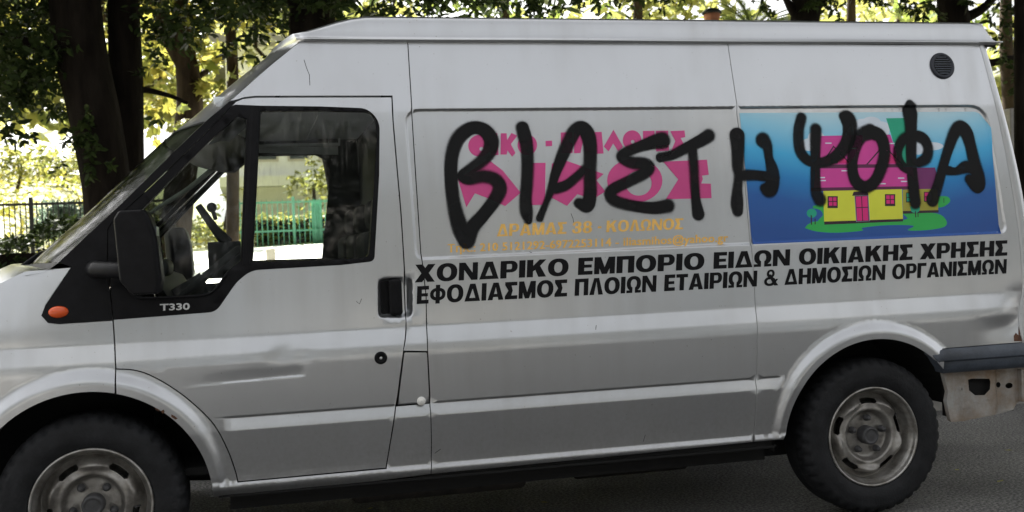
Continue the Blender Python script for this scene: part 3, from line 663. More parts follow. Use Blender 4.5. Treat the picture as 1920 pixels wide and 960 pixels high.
# ---- wheels
def wheel(cx, rot, mirror=False, steer=0):
    S_ = -1 if mirror else 1; fy = (lambda y: W-y) if mirror else (lambda y: y)
    hubo = bpy.data.objects.new('road_wheel', None); COL.objects.link(hubo); hubo.parent = van
    n = 240
    prof = [(.222, .035), (.224, .028), (.232, .021), (.262, .012), (.285, .011), (.292, .013), (.305, .012), (.322, .018), (.331, .026), (.3395, .034), (.347, .050), (.350, .070), (.350, .105), (.350, .15), (.349, .19), (.345, .21), (.33, .225), (.25, .235), (.20, .22)]
    def rf(j, r, k):
        if j in (8, 9, 10) and (k % 6) in (0, 1): return r-.0075
        if j in (11, 12) and ((k+2) % 6) in (0,): return r-.008
        if j == 13: return r-.008
        return r
    t = MB().lathe([(r, fy(y)) for r, y in prof], (cx, .35), n, rf)
    if mirror: t.F = [f[::-1] for f in t.F]
    t.build('tyre', 'rubber', hubo, True)
    rp = [(.223, .040), (.2245, .028), (.222, .022), (.217, .021), (.213, .026), (.2115, .034), (.208, .042), (.2, .052), (.194, .075), (.192, .105), (.15, .14), (.0, .15)]
    r_ = MB().lathe([(r, fy(y)) for r, y in rp], (cx, .35), 96); 
    rim = r_.build('rim', 'rimlip', hubo, True)
    def disc(X, z):
        x = X-cx; zz = z-.35; r = np.hypot(x, zz); a = np.arctan2(zz, x)-rot
        lobe = .5-.5*np.cos(5*a)
        h = .088-.040*(1-ss(.150, .192, r))
        h = h-.030*lobe**1.4*np.exp(-((r-.158)/.023)**2)
        h = h+.030*(1-ss(.096, .118, r))
        h = h-.006*np.exp(-((r-.121)/.010)**2)
        spoke = np.exp(-((np.mod(a+PI/5, 2*PI/5)-PI/5)/.20)**2)
        h = h+.005*(1-ss(.055, .095, r))*spoke*ss(.05, .06, r)+.006*(1-lobe)*np.exp(-((r-.155)/.016)**2)
        return h+.02
    outer = [(cx+.1955*math.cos(t_), .35+.1955*math.sin(t_)) for t_ in np.linspace(0, 2*PI, 73)[:-1]]
    slots = []
    for k in range(5):
        a = rot+k*2*PI/5; sl = []
        for t_ in np.linspace(-.23, .23, 7): sl.append((.168+.0, t_))
        for t_ in (.275,): sl.append((.156, t_))
        for t_ in np.linspace(.23, -.23, 7): sl.append((.145, t_))
        for t_ in (-.275,): sl.append((.156, t_))
        slots.append([(cx+r*math.cos(a+t_), .35+r*math.sin(a+t_)) for r, t_ in sl])
    pts = [(cx+r*math.cos(t_), .35+r*math.sin(t_)) for r in (.03, .05, .058, .07, .08, .09, .097, .103, .108, .113, .118, .123, .128, .134, .141, .149, .157, .165, .172, .18, .188) for t_ in np.linspace(0, 2*PI, 91)[:-1]]
    V, T, _ = paint2d([(outer, 1)]+[(s, None) for s in slots], pts)
    me = surfmesh('disc', V, T, disc, 0, mirror, [s[::-1] for s in slots], .02)
    link('wheel_disc', me, 'steel', rim)
    for k in range(5):
        a = rot+k*2*PI/5; c_ = (cx+.078*math.cos(a), .35+.078*math.sin(a))
        MB().lathe([(.016, fy(.086)), (.0155, fy(.078)), (.011, fy(.074)), (.0105, fy(.060)), (.008, fy(.057)), (.0005, fy(.057))], c_, 6 if False else 12).build('wheel_nut', 'hub', rim, True)
    MB().lathe([(.042, fy(.10)), (.041, fy(.052)), (.037, fy(.044)), (.030, fy(.043)), (.028, fy(.046)), (.022, fy(.046)), (.0005, fy(.045))], (cx, .35), 32).build('hub_cap', 'hub', rim, True)
    MB().tube([(cx+.17*math.cos(rot-1.0), fy(.075), .35+.17*math.sin(rot-1.0)), (cx+.155*math.cos(rot-1.0), fy(.045), .35+.155*math.sin(rot-1.0))], .004, 6).build('valve', 'hub', rim)
    return hubo
w1 = wheel(0, math.radians(51)); w2 = wheel(3.3, math.radians(88)); wheel(0, .3, True); wheel(3.3, .9, True)

# ------------------------------------------------------------------ LETTERING on the side
def strip(sx, sy, w, name):
    R = lambda x0, y0, x1, y1: [(x0, y0), (x1, y0), (x1, y1), (x0, y1)]
    def el(cx, cy, rx, ry, n=40, pw=2.25):
        return [(cx+rx*abs(math.cos(t))**(2/pw)*math.copysign(1, math.cos(t)), cy+ry*abs(math.sin(t))**(2/pw)*math.copysign(1, math.sin(t))) for t in np.linspace(0, 2*PI, n+1)[:-1]]
    c = name; o = []
    if c == 'Ι': o = [(R(0, 0, sx, 1), 1)]
    elif c == 'Ε': o = [(R(0, 0, w, 1), 1), (R(sx, sy, w+1, .5-sy*.42), None), (R(sx, .5+sy*.42, w+1, 1-sy), None), (R(w*.93, sy+.001, w+1, 1-sy-.001), None)]
    elif c == 'Η': o = [(R(0, 0, w, 1), 1), (R(sx, -.1, w-sx, .5-sy*.45), None), (R(sx, .5+sy*.45, w-sx, 1.1), None)]
    elif c == 'Π': o = [(R(0, 0, w, 1), 1), (R(sx, -.1, w-sx, 1-sy), None)]
    elif c == 'Γ': o = [(R(0, 0, sx, 1), 1), (R(0, 1-sy, w, 1), 1)]
    elif c == 'Τ': o = [(R((w-sx)/2, 0, (w+sx)/2, 1), 1), (R(0, 1-sy, w, 1), 1)]
    elif c == 'Ν': o = [(R(0, 0, sx*.85, 1), 1), (R(w-sx*.85, 0, w, 1), 1), ([(0, 1), (sx*1.0, 1), (w, 0), (w-sx*1.0, 0)], 1)]
    elif c == 'Μ': o = [(R(0, 0, sx*.85, 1), 1), (R(w-sx*.85, 0, w, 1), 1), ([(0, 1), (sx*1.05, 1), (w/2+sx*.42, 0), (w/2-sx*.42, 0)], 1), ([(w, 1), (w-sx*1.05, 1), (w/2-sx*.42, 0), (w/2+sx*.42, 0)], 1)]
    elif c == 'Κ': o = [(R(0, 0, sx, 1), 1), ([(sx*.9, .33), (w-sx*1.05, 1), (w-.02, 1), (sx*.9, .33-.02)], 1), ([(sx*.9, .30), (sx*.9, .62), (w-sx*1.15, 1), (w-.02, 1), (w*.60, .55)], 1), ([(w*.38, .52), (w*.66, .66), (w, 0), (w-sx*1.25, 0)], 1)]
    elif c == 'Χ': o = [([(0, 0), (sx*1.2, 0), (w, 1), (w-sx*1.2, 1)], 1), ([(0, 1), (sx*1.2, 1), (w, 0), (w-sx*1.2, 0)], 1)]
    elif c in 'ΑΛ':
        o = [([(0, 0), (w/2-sx*.55, 1), (w/2+sx*.55, 1), (w, 0), (w-sx*1.05, 0), (w/2, 1-sy*.95 if c == 'Λ' else .74), (sx*1.05, 0)], 1)]
        if c == 'Α': o = [(o[0][0], 1), ([(w*.22, .17), (w*.78, .17), (w*.70, .17+sy*.85), (w*.30, .17+sy*.85)], 1)]
    elif c == 'Δ': o = [([(0, 0), (w/2-sx*.55, 1), (w/2+sx*.55, 1), (w, 0)], 1), ([(sx*1.0, sy*.9), (w/2, .72), (w-sx*1.0, sy*.9)], None)]
    elif c == 'Σ': o = [([(0, 0), (w, 0), (w, sy), (sx*1.35, sy), (w*.62, .5), (sx*1.35, 1-sy), (w*.97, 1-sy), (w*.97, 1), (0, 1), (0, 1-sy*.8), (w*.27, .5), (0, sy*.8)], 1)]
    elif c == 'Ρ': o = [(R(0, 0, sx, 1), 1), (R(0, .33, w*.6, 1), 1), (el(w*.6, .665, w*.4, .335), 1), (R(sx, .33+sy*.85, w*.6, 1-sy*.85), None), (el(w*.6, .665, w*.4-sx*.9, .335-sy*.85), None), (R(0, 0, sx, 1), 1)]
    elif c == 'Ο': o = [(el(w/2, .5, w/2, .515), 1), (el(w/2, .5, w/2-sx, .515-sy*.95), None)]
    elif c == 'Φ': o = [(el(w/2, .5, w/2, .36), 1), (el(w/2, .5, w/2-sx*.75, .36-sy*.8), None), (R(w/2-sx*.45, -.03, w/2+sx*.45, 1.03), 1)]
    elif c == 'Ω': o = [(el(w/2, .56, w/2*.98, .455), 1), (el(w/2, .56, w/2-sx*.95, .455-sy*.95), None), (R(w/2-sx*.28, -.1, w/2+sx*.28, .45), None), (R(0, 0, w/2-sx*.28, sy*.75), 1), (R(w/2+sx*.28, 0, w, sy*.75), 1)]
    elif c == '-': o = [(R(0, .36, w, .36+sy), 1)]
    elif c == '8': o = [(el(w/2, .74, w*.46, .27), 1), (el(w/2, .28, w*.5, .29), 1), (el(w/2, .75, w*.46-sx*.8, .27-sy*.75), None), (el(w/2, .28, w*.5-sx*.85, .29-sy*.8), None)]
    elif c == '3': o = [(el(w/2, .74, w*.47, .27), 1), (el(w/2, .28, w*.5, .29), 1), (el(w/2-.02, .74, w*.47-sx*.8, .27-sy*.8), None), (el(w/2-.02, .28, w*.5-sx*.85, .29-sy*.85), None), (R(-.1, .34, w*.34, .66), None), (R(w*.30, .44, w*.62, .60), 1)]
    elif c == '&': o = [(el(w*.44, .76, w*.27, .26), 1), (el(w*.40, .27, w*.40, .285), 1), (el(w*.44, .77, w*.11, .12), None), (el(w*.38, .27, w*.19, .13), None), ([(w*.22, .72), (w*.45, .72), (w, 0), (w*.72, 0)], 1), ([(w*.60, .18), (w*.82, .42), (w*.98, .42), (w*.72, .08)], 1)]
    return o
GW = dict(zip('-38ΧΟΝΔΡΙΚΕΜΠΩΑΗΣΦΛΓΤ&', (.4, .78, .78, 1.1, 1.12, 1.03, 1.06, .93, .34, 1.06, .80, 1.14, .98, 1.06, 1.08, 1.0, .85, 1.05, 1.0, .78, .88, .95)))
def lay(px, py, off): 
    x, z = U(px, py); return x, z
def word(txt, x0, x1, top, bot, sx, sy, wf, name='lettering', mt='black', off=-.0013):
    """top/bot: ((xa,ya),(xb,yb)) guide lines"""
    def q(u, v):   # u px, v 0..1 up
        t = top[0][1]+(top[1][1]-top[0][1])*(u-top[0][0])/(top[1][0]-top[0][0]); b = bot[0][1]+(bot[1][1]-bot[0][1])*(u-bot[0][0])/(bot[1][0]-bot[0][0])
        return b+(t-b)*v
    ws_ = [GW[c]*wf if c != 'Ι' else sx for c in txt]; gp = .085*wf; tot = sum(ws_)+gp*(len(txt)-1); k = (x1-x0)/tot
    Vs = []; Ts = []; u = 0
    for c, wd in zip(txt, ws_):
        ops = []
        for poly, v in strip(sx, sy, wd, c):
            pp = densify(poly, .35)
            ops.append(([U(x0+(u+a)*k+(b-.5)*1.2, q(x0+(u+a)*k, b)) for a, b in pp], v))
        V, T, _ = paint2d(ops); o = sum(len(a) for a in Vs); Vs.append(V); Ts += [tuple(i+o for i in t) for t in T]; u += wd+gp
    V = np.concatenate(Vs); return link(name, surfmesh(name, V, Ts, Fs, off), mt, van)
t1, b1_ = ((778, 496.3), (1888.7, 450.3)), ((778, 529.7), (1888.7, 479.2))
for tx, a, b in (('ΧΟΝΔΡΙΚΟ', 778, 1066), ('ΕΜΠΟΡΙΟ', 1084, 1320.5), ('ΕΙΔΩΝ', 1338, 1481), ('ΟΙΚΙΑΚΗΣ', 1498, 1711), ('ΧΡΗΣΗΣ', 1724.7, 1888.7)):
    word(tx, a, b, t1, b1_, .34, .22, 1.0)
t2, b2_ = ((781.7, 536.7), (1887, 485.6)), ((781.7, 570.2), (1887, 512.8))
for tx, a, b in (('ΕΦΟΔΙΑΣΜΟΣ', 781.7, 1063.6), ('ΠΛΟΙΩΝ', 1077.8, 1230.7), ('ΕΤΑΙΡΙΩΝ', 1245.8, 1419.4), ('&', 1433, 1459.7), ('ΔΗΜΟΣΙΩΝ', 1471, 1659.7), ('ΟΡΓΑΝΙΣΜΩΝ', 1673, 1887)):
    word(tx, a, b, t2, b2_, .275, .215, .84)
def AZ(p): return (820+p[0]/3.4286, 210+p[1]/3.4286)
def BZ(p): return (1370+p[0]/3.2, 180+p[1]/3.2)
def ell(cx, cy, rx, ry, n=32): return [(cx+rx*math.cos(t), cy+ry*math.sin(t)) for t in np.linspace(0, 2*PI, n+1)[:-1]]
pinks = [
 [[(330, 303), (425, 375), (540, 518), (440, 604), (345, 560), (245, 522), (190, 612), (135, 430), (215, 380)]],
 [[(592, 326), (700, 325), (696, 596), (600, 598)]],
 [[(740, 330), (835, 312), (1075, 397), (1028, 437), (1085, 510), (1005, 560), (905, 527), (838, 603), (735, 548)]],
 [ell(1275, 440, 178, 142), ell(1300, 457, 84, 80)],
 [[(1458, 318), (1740, 305), (1752, 402), (1708, 408), (1714, 430), (1703, 458), (1765, 460), (1770, 553), (1475, 560), (1555, 432)]],
 [ell(275, 215, 73, 70), ell(287, 236, 13, 13)],
 [[(345, 135), (390, 133), (398, 275), (350, 278)]],
 [[(412, 135), (450, 135), (453, 178), (480, 133), (519, 150), (477, 205), (507, 262), (485, 286), (455, 245), (450, 272), (410, 272)]],
 [ell(583, 210, 63, 66), ell(603, 228, 12, 12)],
 [[(700, 184), (742, 182), (743, 217), (701, 219)]],
 [[(798, 130), (872, 128), (872, 160), (850, 172), (850, 190), (874, 200), (874, 262), (802, 264)]],
 [[(884, 128), (992, 126), (1002, 262), (958, 264), (942, 185), (925, 262), (884, 264)]],
 [[(1015, 127), (1062, 126), (1074, 265), (1030, 267)]],
 [[(1138, 112), (1200, 222), (1168, 250), (1136, 200), (1107, 252), (1076, 220)]],
 [ell(1258, 180, 60, 64), ell(1262, 190, 12, 12)],
 [[(1327, 120), (1402, 119), (1402, 158), (1375, 165), (1374, 238), (1332, 242)]],
 [[(1410, 119), (1490, 118), (1490, 158), (1470, 168), (1472, 190), (1494, 196), (1496, 245), (1412, 252)]],
 [[(1503, 121), (1595, 117), (1600, 160), (1570, 166), (1588, 200), (1602, 240), (1508, 250), (1536, 185)]]]
for p in pinks:
    ops = [(densify([U(*AZ(q)) for q in p[0]], .03), 1)]+[(densify([U(*AZ(q)) for q in h], .03), None) for h in p[1:]]
    V, T, _ = paint2d(ops, gridpts(ops[0][0], .05)); link('pink_letter', surfmesh('pink_letter', V, T, Fs, -.0012), 'pink', van)
def fonttext(txt, quad, mt, name, bold=.018):
    c = bpy.data.curves.new('t', 'FONT'); c.body = txt; c.offset = bold; c.resolution_u = 3; c.space_character = 1.06
    o = bpy.data.objects.new('t', c); COL.objects.link(o); bpy.context.view_layer.update()
    me = bpy.data.meshes.new_from_object(o.evaluated_get(bpy.context.evaluated_depsgraph_get())); bpy.data.objects.remove(o)
    v = np.array([x.co[:2] for x in me.vertices]); x0, x1 = v[:, 0].min(), v[:, 0].max(); H = .70
    (ax, at), (bx, bt), (_, ab), (_, bb_) = quad
    out = []
    for x, y in v:
        u = (x-x0)/(x1-x0); px = ax+(bx-ax)*u; t = at+(bt-at)*u; b = ab+(bb_-ab)*u; out.append(U(px, b+(t-b)*y/H))
    T = [tuple(p.vertices) for p in me.polygons]; out = np.array(out)
    # one object per word: cut the line where the gap between letters is a space
    ext = sorted((v[list(t), 0].min(), v[list(t), 0].max()) for t in T); cuts = [-1e9]; hi = ext[0][1]
    for lo_, h_ in ext:
        if lo_-hi > .17: cuts.append((lo_+hi)/2)
        hi = max(hi, h_)
    cuts.append(1e9)
    for c0_, c1_ in zip(cuts[:-1], cuts[1:]):
        Tw = [t for t in T if c0_ < v[list(t), 0].mean() < c1_]; us = sorted({i for t in Tw for i in t}); mp_ = {k: i for i, k in enumerate(us)}
        VV, NN, FF = [], [], []               # thickened by five close sheets, each a hair above the last
        for s_, (dx_, dy_) in enumerate(((-.032, -.012), (.032, -.012), (-.032, .012), (.032, .012), (0, 0))):
            o_ = []
            for k_ in us:
                u = (v[k_][0]+dx_-x0)/(x1-x0); t_ = at+(bt-at)*u; b_ = ab+(bb_-ab)*u; o_.append(U(ax+(bx-ax)*u, b_+(t_-b_)*(v[k_][1]+dy_)/H))
            me_ = surfmesh('t', np.array(o_), [tuple(mp_[i] for i in t) for t in Tw], Fs, -.0011-.00012*s_); n0 = len(VV)
            VV += [tuple(p.co) for p in me_.vertices]; FF += [tuple(i+n0 for i in p.vertices) for p in me_.polygons]; bpy.data.meshes.remove(me_)
        link(name, rawmesh(name, VV, FF), mt, van)
a_ = [AZ(p) for p in ((390, 720), (1588, 682), (390, 800), (1588, 753))]
(ax_, at_), (bx_, bt_), (_, ab_), (_, bb2) = a_
for tx, u0, u1 in (('ΔΡΑΜΑΣ', 388, 836), ('38', 872, 1000), ('-', 1036, 1060), ('ΚΟΛΩΝΟΣ', 1093, 1588)):
    word(tx, 820+u0/3.4286, 820+u1/3.4286, ((ax_, at_), (bx_, bt_)), ((ax_, ab_), (bx_, bb2)), .25, .17, .82, 'gold_lettering', 'gold')
a_ = [AZ(p) for p in ((72, 852), (1875, 780), (72, 903), (1875, 832))]
fonttext('Τηλ.: 210 5121292-6972253114 - iliasmihos@yahoo.gr', a_, 'gold', 'gold_lettering', 0)
# T330 badge on the black trim
def badge():
    c = bpy.data.curves.new('t', 'FONT'); c.body = 'T330'; c.offset = .025; c.resolution_u = 3
    o = bpy.data.objects.new('t', c); COL.objects.link(o); bpy.context.view_layer.update()
    me = bpy.data.meshes.new_from_object(o.evaluated_get(bpy.context.evaluated_depsgraph_get())); bpy.data.objects.remove(o)
    v = np.array([x.co[:2] for x in me.vertices]); x0, x1 = v[:, 0].min(), v[:, 0].max()
    out = [U(300+(x-x0)/(x1-x0)*56, 582-2*(x-x0)/(x1-x0)-y/.7*12) for x, y in v]
    link('badge', surfmesh('badge', np.array(out), [tuple(p.vertices) for p in me.polygons], lambda X, z: P(X, z)-.0062), 'chrome', door)
badge()

# ---- printed picture panel on the rear quarter
def lin(c): return tuple(((x/255+.055)/1.055)**2.4 if x > 10 else x/255/12.92 for x in c)
def alb(c, k=1.25): return tuple(min(.85, v*k) for v in lin(c))
pm = {}
def pmat(key, rgb):
    if key not in pm: pm[key] = mat('print_'+key, alb(rgb), .42, var=.05, scale=4)
    return pm[key]
skym = bpy.data.materials.new('print_sky'); skym.use_nodes = True
n = skym.node_tree.nodes; l = skym.node_tree.links; bs = n['Principled BSDF']; bs.inputs['Roughness'].default_value = .42
tc = n.new('ShaderNodeTexCoord'); sp = n.new('ShaderNodeSeparateXYZ'); l.new(tc.outputs['Object'], sp.inputs[0])
mr = n.new('ShaderNodeMapRange'); mr.inputs[1].default_value = 1.24; mr.inputs[2].default_value = 1.83; l.new(sp.outputs[2], mr.inputs[0])
# the left of the print is bluer: tilt the ramp
xx = n.new('ShaderNodeMapRange'); xx.inputs[1].default_value = 2.75; xx.inputs[2].default_value = 3.15; xx.inputs[3].default_value = .12; xx.inputs[4].default_value = 0; l.new(sp.outputs[0], xx.inputs[0])
x2 = n.new('ShaderNodeMapRange'); x2.inputs[1].default_value = 3.75; x2.inputs[2].default_value = 4.02; x2.inputs[3].default_value = 0; x2.inputs[4].default_value = .10; l.new(sp.outputs[0], x2.inputs[0])
s1 = n.new('ShaderNodeMath'); s1.operation = 'SUBTRACT'; l.new(mr.outputs[0], s1.inputs[0]); l.new(xx.outputs[0], s1.inputs[1])
s2 = n.new('ShaderNodeMath'); s2.operation = 'SUBTRACT'; l.new(s1.outputs[0], s2.inputs[0]); l.new(x2.outputs[0], s2.inputs[1])
rp_ = n.new('ShaderNodeValToRGB'); l.new(s2.outputs[0], rp_.inputs[0])
els = rp_.color_ramp.elements; els[0].position = 0; els[0].color = (*alb((28, 72, 138)), 1); els[1].position = .95; els[1].color = (*alb((168, 200, 212)), 1)
for ps, c_ in ((.25, (28, 84, 150)), (.42, (25, 118, 178)), (.60, (60, 160, 205)), (.8, (130, 188, 212))):
    e_ = els.new(ps); e_.color = (*alb(c_), 1)
l.new(rp_.outputs[0], bs.inputs['Base Color'])
pics = [('sky', fillet([(60, 100), (1500, 92, 40), (1562, 190), (1622, 826), (135, 888)]))]
def stroke(a, b, w_):
    a = np.array(a, float); b = np.array(b, float); d = (b-a)/np.linalg.norm(b-a); n_ = np.array([-d[1], d[0]])*w_/2
    return [tuple(a+n_), tuple(b+n_), tuple(b-n_), tuple(a-n_)]
def R4(x0, y0, x1, y1): return [(x0, y0), (x1, y0), (x1, y1), (x0, y1)]
cl = [('cloud', ell(480, 290, 55, 38)), ('cloud', ell(520, 250, 50, 45)), ('cloud', ell(560, 285, 60, 40)), ('cloud', ell(800, 175, 60, 40)), ('cloud', ell(850, 160, 60, 38)), ('cloud', ell(905, 190, 60, 40)), ('cloud', ell(850, 215, 110, 35)),
      ('cloud', ell(1160, 300, 60, 34)), ('cloud', ell(1210, 300, 75, 25)), ('cloud', ell(1130, 315, 50, 35))]
pics += cl+[
 ('teal', [(940, 132), (1050, 130), (1120, 415), (1030, 425)]),
 ('ground', crom([(500, 660), (565, 650), (575, 760), (530, 750), (560, 715), (545, 685), (500, 672)], 3)),
 ('ground', crom([(1250, 600), (1310, 603), (1326, 632), (1290, 662), (1252, 670)], 4)),
 ('ground', crom([(452, 790), (480, 765), (560, 750), (1040, 745), (1045, 700), (1240, 703), (1302, 745), (1290, 785), (1180, 805), (1070, 805), (1105, 778), (950, 775), (800, 790), (795, 808), (640, 820), (520, 812), (452, 792)], 4)),
 ('olive', [(1040, 560), (1250, 556), (1255, 698), (1042, 704)]), ('dark', [(1040, 690), (1257, 684), (1257, 699), (1042, 706)]),
 ('plum', [(1080, 430), (1235, 428), (1264, 545), (1282, 553), (1040, 562)]),
 ('roofpink', [(545, 238), (965, 230), (1030, 412), (520, 415)]), ('magenta', [(575, 372), (700, 370), (712, 402), (570, 405)]), ('magenta', [(955, 345), (1022, 343), (1030, 402), (900, 405)]),
 ('dark', stroke((578, 372), (626, 300), 7)), ('dark', stroke((622, 298), (716, 396), 7)), ('dark', stroke((805, 432), (905, 318), 8)), ('dark', stroke((955, 325), (1036, 408), 7)),
 ('dark', R4(608, 375, 650, 404)), ('teal', R4(614, 380, 644, 400)),
 ('roofpink', [(518, 432), (1100, 425), (1117, 545), (505, 556)]), ('plumline', [(518, 411), (1040, 407), (1043, 427), (518, 434)]),
 ('yellow', [(562, 562), (1035, 552), (1042, 744), (568, 758)]), ('plumline', [(488, 550), (1117, 540), (1117, 556), (490, 571)]),
 ('dark', [(568, 753), (1042, 737), (1042, 752), (569, 772)]),
 ('dark', [(745, 573), (828, 570), (835, 595), (737, 598)]), ('greyline', [(750, 598), (834, 595), (843, 750), (760, 755)]), ('dark', [(754, 600), (830, 597), (838, 748), (764, 752)]),
 ('magenta', [(758, 603), (790, 602), (797, 748), (767, 749)]), ('magenta', [(795, 602), (827, 600), (834, 746), (802, 747)]), ('dark', stroke((760, 670), (834, 667), 5))]
for x0, y0, c_ in ((592, 604, 'magenta'), (937, 592, 'magenta'), ):
    pics += [('dark', R4(x0-4, y0-4, x0+58, y0+68)), ('magenta', R4(x0+4, y0+3, x0+25, y0+26)), ('magenta', R4(x0+30, y0+3, x0+50, y0+26)), ('magenta', R4(x0+5, y0+31, x0+26, y0+54)), ('magenta', R4(x0+31, y0+31, x0+51, y0+54))]
pics += [('dark', R4(1060, 578, 1092, 638)), ('teal', R4(1064, 583, 1088, 606)), ('teal', R4(1065, 610, 1088, 632)), ('dark', R4(1168, 574, 1215, 634)), ('magenta', R4(1173, 579, 1208, 602)), ('magenta', R4(1174, 607, 1208, 628)),
 ('teal', ell(493, 703, 30, 27)), ('dark', stroke((490, 715), (492, 772), 7)), ('dark', stroke((513, 735), (514, 770), 6)), ('teal', crom([(1085, 665), (1115, 645), (1145, 668), (1130, 700), (1095, 695), (1085, 668)], 3)), ('dark', stroke((1116, 690), (1119, 728), 6)), ('dark', stroke((1132, 695), (1133, 726), 5)), ('dark', stroke((1288, 612), (1289, 640), 4))]
for x0, y0 in ((575, 278), (672, 444), (725, 310), (535, 485), (540, 503), (900, 522), (1012, 488), (1030, 508), (955, 280)):
    pics.append(('cloud', R4(x0, y0, x0+38, y0+7)))
keys = []; cols = dict(cloud=(196, 205, 218), teal=(18, 152, 118), ground=(40, 160, 72), olive=(152, 146, 46), dark=(38, 12, 30), plum=(104, 32, 92), roofpink=(192, 56, 140), magenta=(200, 30, 112), plumline=(80, 20, 62), yellow=(200, 204, 56), greyline=(120, 120, 150))
mats_ = [skym]+[pmat(k, v) for k, v in cols.items()]; idx = {'sky': 0, **{k: i+1 for i, k in enumerate(cols)}}
ops = [(densify([U(*BZ(q)) for q in poly], .04), idx[k]) for k, poly in pics]
V, T, val_ = paint2d(ops, gridpts(ops[0][0], .05))
link('printed_picture', surfmesh('printed_picture', V, T, lambda X, z: Fs(X, z), -.0016, mi=val_), mats_, van, label='printed picture of a pink and yellow cartoon house on a blue sky')

# ---- graffiti: spray strokes with soft edges
def Zf(pts, o): return [((820+x/3.4286, 210+y/3.4286, w_/3.4286) if o == 'A' else (1370+x/3.2, 180+y/3.2, w_/3.2)) for x, y, w_ in pts]
LET = [
 [Zf([(190, 825, 80), (150, 740, 75), (112, 600, 62), (92, 440, 60), (95, 290, 60), (130, 180, 62), (190, 118, 62), (250, 98, 60), (312, 120, 66), (350, 180, 72), (338, 250, 66), (285, 315, 55), (215, 370, 52), (165, 408, 50), (205, 428, 55), (290, 412, 55), (370, 430, 60), (405, 485, 66), (375, 560, 62), (300, 660, 60), (230, 740, 66), (195, 815, 80)], 'A')],
 [Zf([(552, 100, 62), (568, 160, 66), (580, 230, 60), (584, 330, 56), (580, 450, 54), (572, 560, 56), (578, 640, 60), (590, 695, 36)], 'A')],
 [Zf([(662, 682, 34), (700, 590, 26), (735, 500, 34), (762, 400, 44), (800, 300, 55), (850, 190, 62), (890, 118, 62), (935, 96, 60), (970, 140, 74), (988, 230, 66), (985, 400, 60), (987, 520, 64), (968, 600, 66), (915, 585, 46)], 'A'),
  Zf([(765, 490, 50), (830, 470, 46), (900, 415, 40), (960, 360, 40)], 'A')],
 [Zf([(1450, 182, 82), (1395, 192, 66), (1300, 222, 50), (1215, 260, 50), (1192, 290, 52), (1250, 322, 56), (1330, 332, 60), (1362, 355, 64), (1320, 400, 56), (1220, 452, 52), (1140, 492, 54), (1116, 532, 56), (1160, 575, 52), (1280, 605, 52), (1400, 616, 58), (1490, 602, 62)], 'A')],
 [Zf([(1440, 290, 46), (1520, 272, 46), (1600, 232, 50), (1700, 182, 60), (1752, 150, 62)], 'A'), Zf([(1645, 235, 48), (1655, 350, 44), (1660, 450, 44), (1668, 560, 46), (1685, 655, 62)], 'A')],
 [Zf([(45, 235, 74), (50, 320, 62), (50, 420, 52), (55, 480, 40), (48, 560, 46), (46, 640, 60), (50, 690, 50)], 'B'), Zf([(70, 475, 52), (150, 474, 46), (270, 488, 50)], 'B'),
  Zf([(200, 265, 72), (225, 300, 50), (235, 370, 42), (255, 440, 60), (262, 500, 62), (240, 558, 74), (208, 552, 42)], 'B')],
 [Zf([(430, 130, 50), (414, 200, 52), (415, 285, 54), (432, 345, 52), (480, 390, 48), (560, 396, 46), (640, 360, 56), (705, 280, 68), (722, 190, 74), (708, 135, 76), (680, 118, 40)], 'B'), Zf([(518, 200, 56), (515, 300, 52), (515, 400, 48), (515, 500, 50), (520, 580, 54), (542, 620, 62)], 'B')],
 [Zf([(845, 212, 74), (785, 240, 66), (748, 320, 60), (736, 420, 54), (755, 505, 58), (812, 545, 58), (870, 512, 56), (910, 430, 58), (930, 330, 60), (905, 242, 66), (845, 212, 70)], 'B')],
 [Zf([(1075, 50, 44), (1082, 90, 78), (1088, 160, 66), (1090, 260, 58), (1090, 350, 56), (1095, 450, 56), (1105, 550, 58), (1115, 640, 58)], 'B'), Zf([(1100, 452, 40), (1040, 420, 44), (1008, 350, 46), (1030, 275, 50), (1090, 238, 54), (1160, 252, 56), (1192, 310, 52), (1180, 372, 54), (1135, 400, 44)], 'B')],
 [Zf([(1218, 622, 68), (1250, 540, 52), (1280, 430, 50), (1312, 320, 52), (1350, 220, 60), (1385, 187, 70), (1422, 220, 72), (1447, 300, 62), (1470, 400, 66), (1490, 480, 76), (1488, 535, 78), (1438, 498, 46)], 'B'), Zf([(1310, 445, 46), (1360, 450, 36), (1420, 425, 60), (1460, 440, 46)], 'B')]]
gm = bpy.data.materials.new('black_spray_paint'); gm.use_nodes = True
n = gm.node_tree.nodes; l = gm.node_tree.links; bs = n['Principled BSDF']; bs.inputs['Base Color'].default_value = (.005, .005, .0055, 1); bs.inputs['Roughness'].default_value = .55; bs.inputs['Specular IOR Level'].default_value = .2
at = n.new('ShaderNodeAttribute'); at.attribute_name = 'cover'; tr_ = n.new('ShaderNodeBsdfTransparent'); mx = n.new('ShaderNodeMixShader')
tc = n.new('ShaderNodeTexCoord'); no = n.new('ShaderNodeTexNoise'); no.inputs['Scale'].default_value = 420; no.inputs['Detail'].default_value = 2; l.new(tc.outputs['Object'], no.inputs[0])
a1 = n.new('ShaderNodeMath'); a1.operation = 'MULTIPLY_ADD'; l.new(no.outputs[0], a1.inputs[0]); a1.inputs[1].default_value = .5; a1.inputs[2].default_value = -.25
a2 = n.new('ShaderNodeMath'); a2.operation = 'ADD'; l.new(at.outputs['Fac'], a2.inputs[0]); l.new(a1.outputs[0], a2.inputs[1])
a3 = n.new('ShaderNodeMapRange'); a3.interpolation_type = 'SMOOTHSTEP'; a3.inputs[1].default_value = .07; a3.inputs[2].default_value = .75; a3.inputs[4].default_value = .985; l.new(a2.outputs[0], a3.inputs[0])
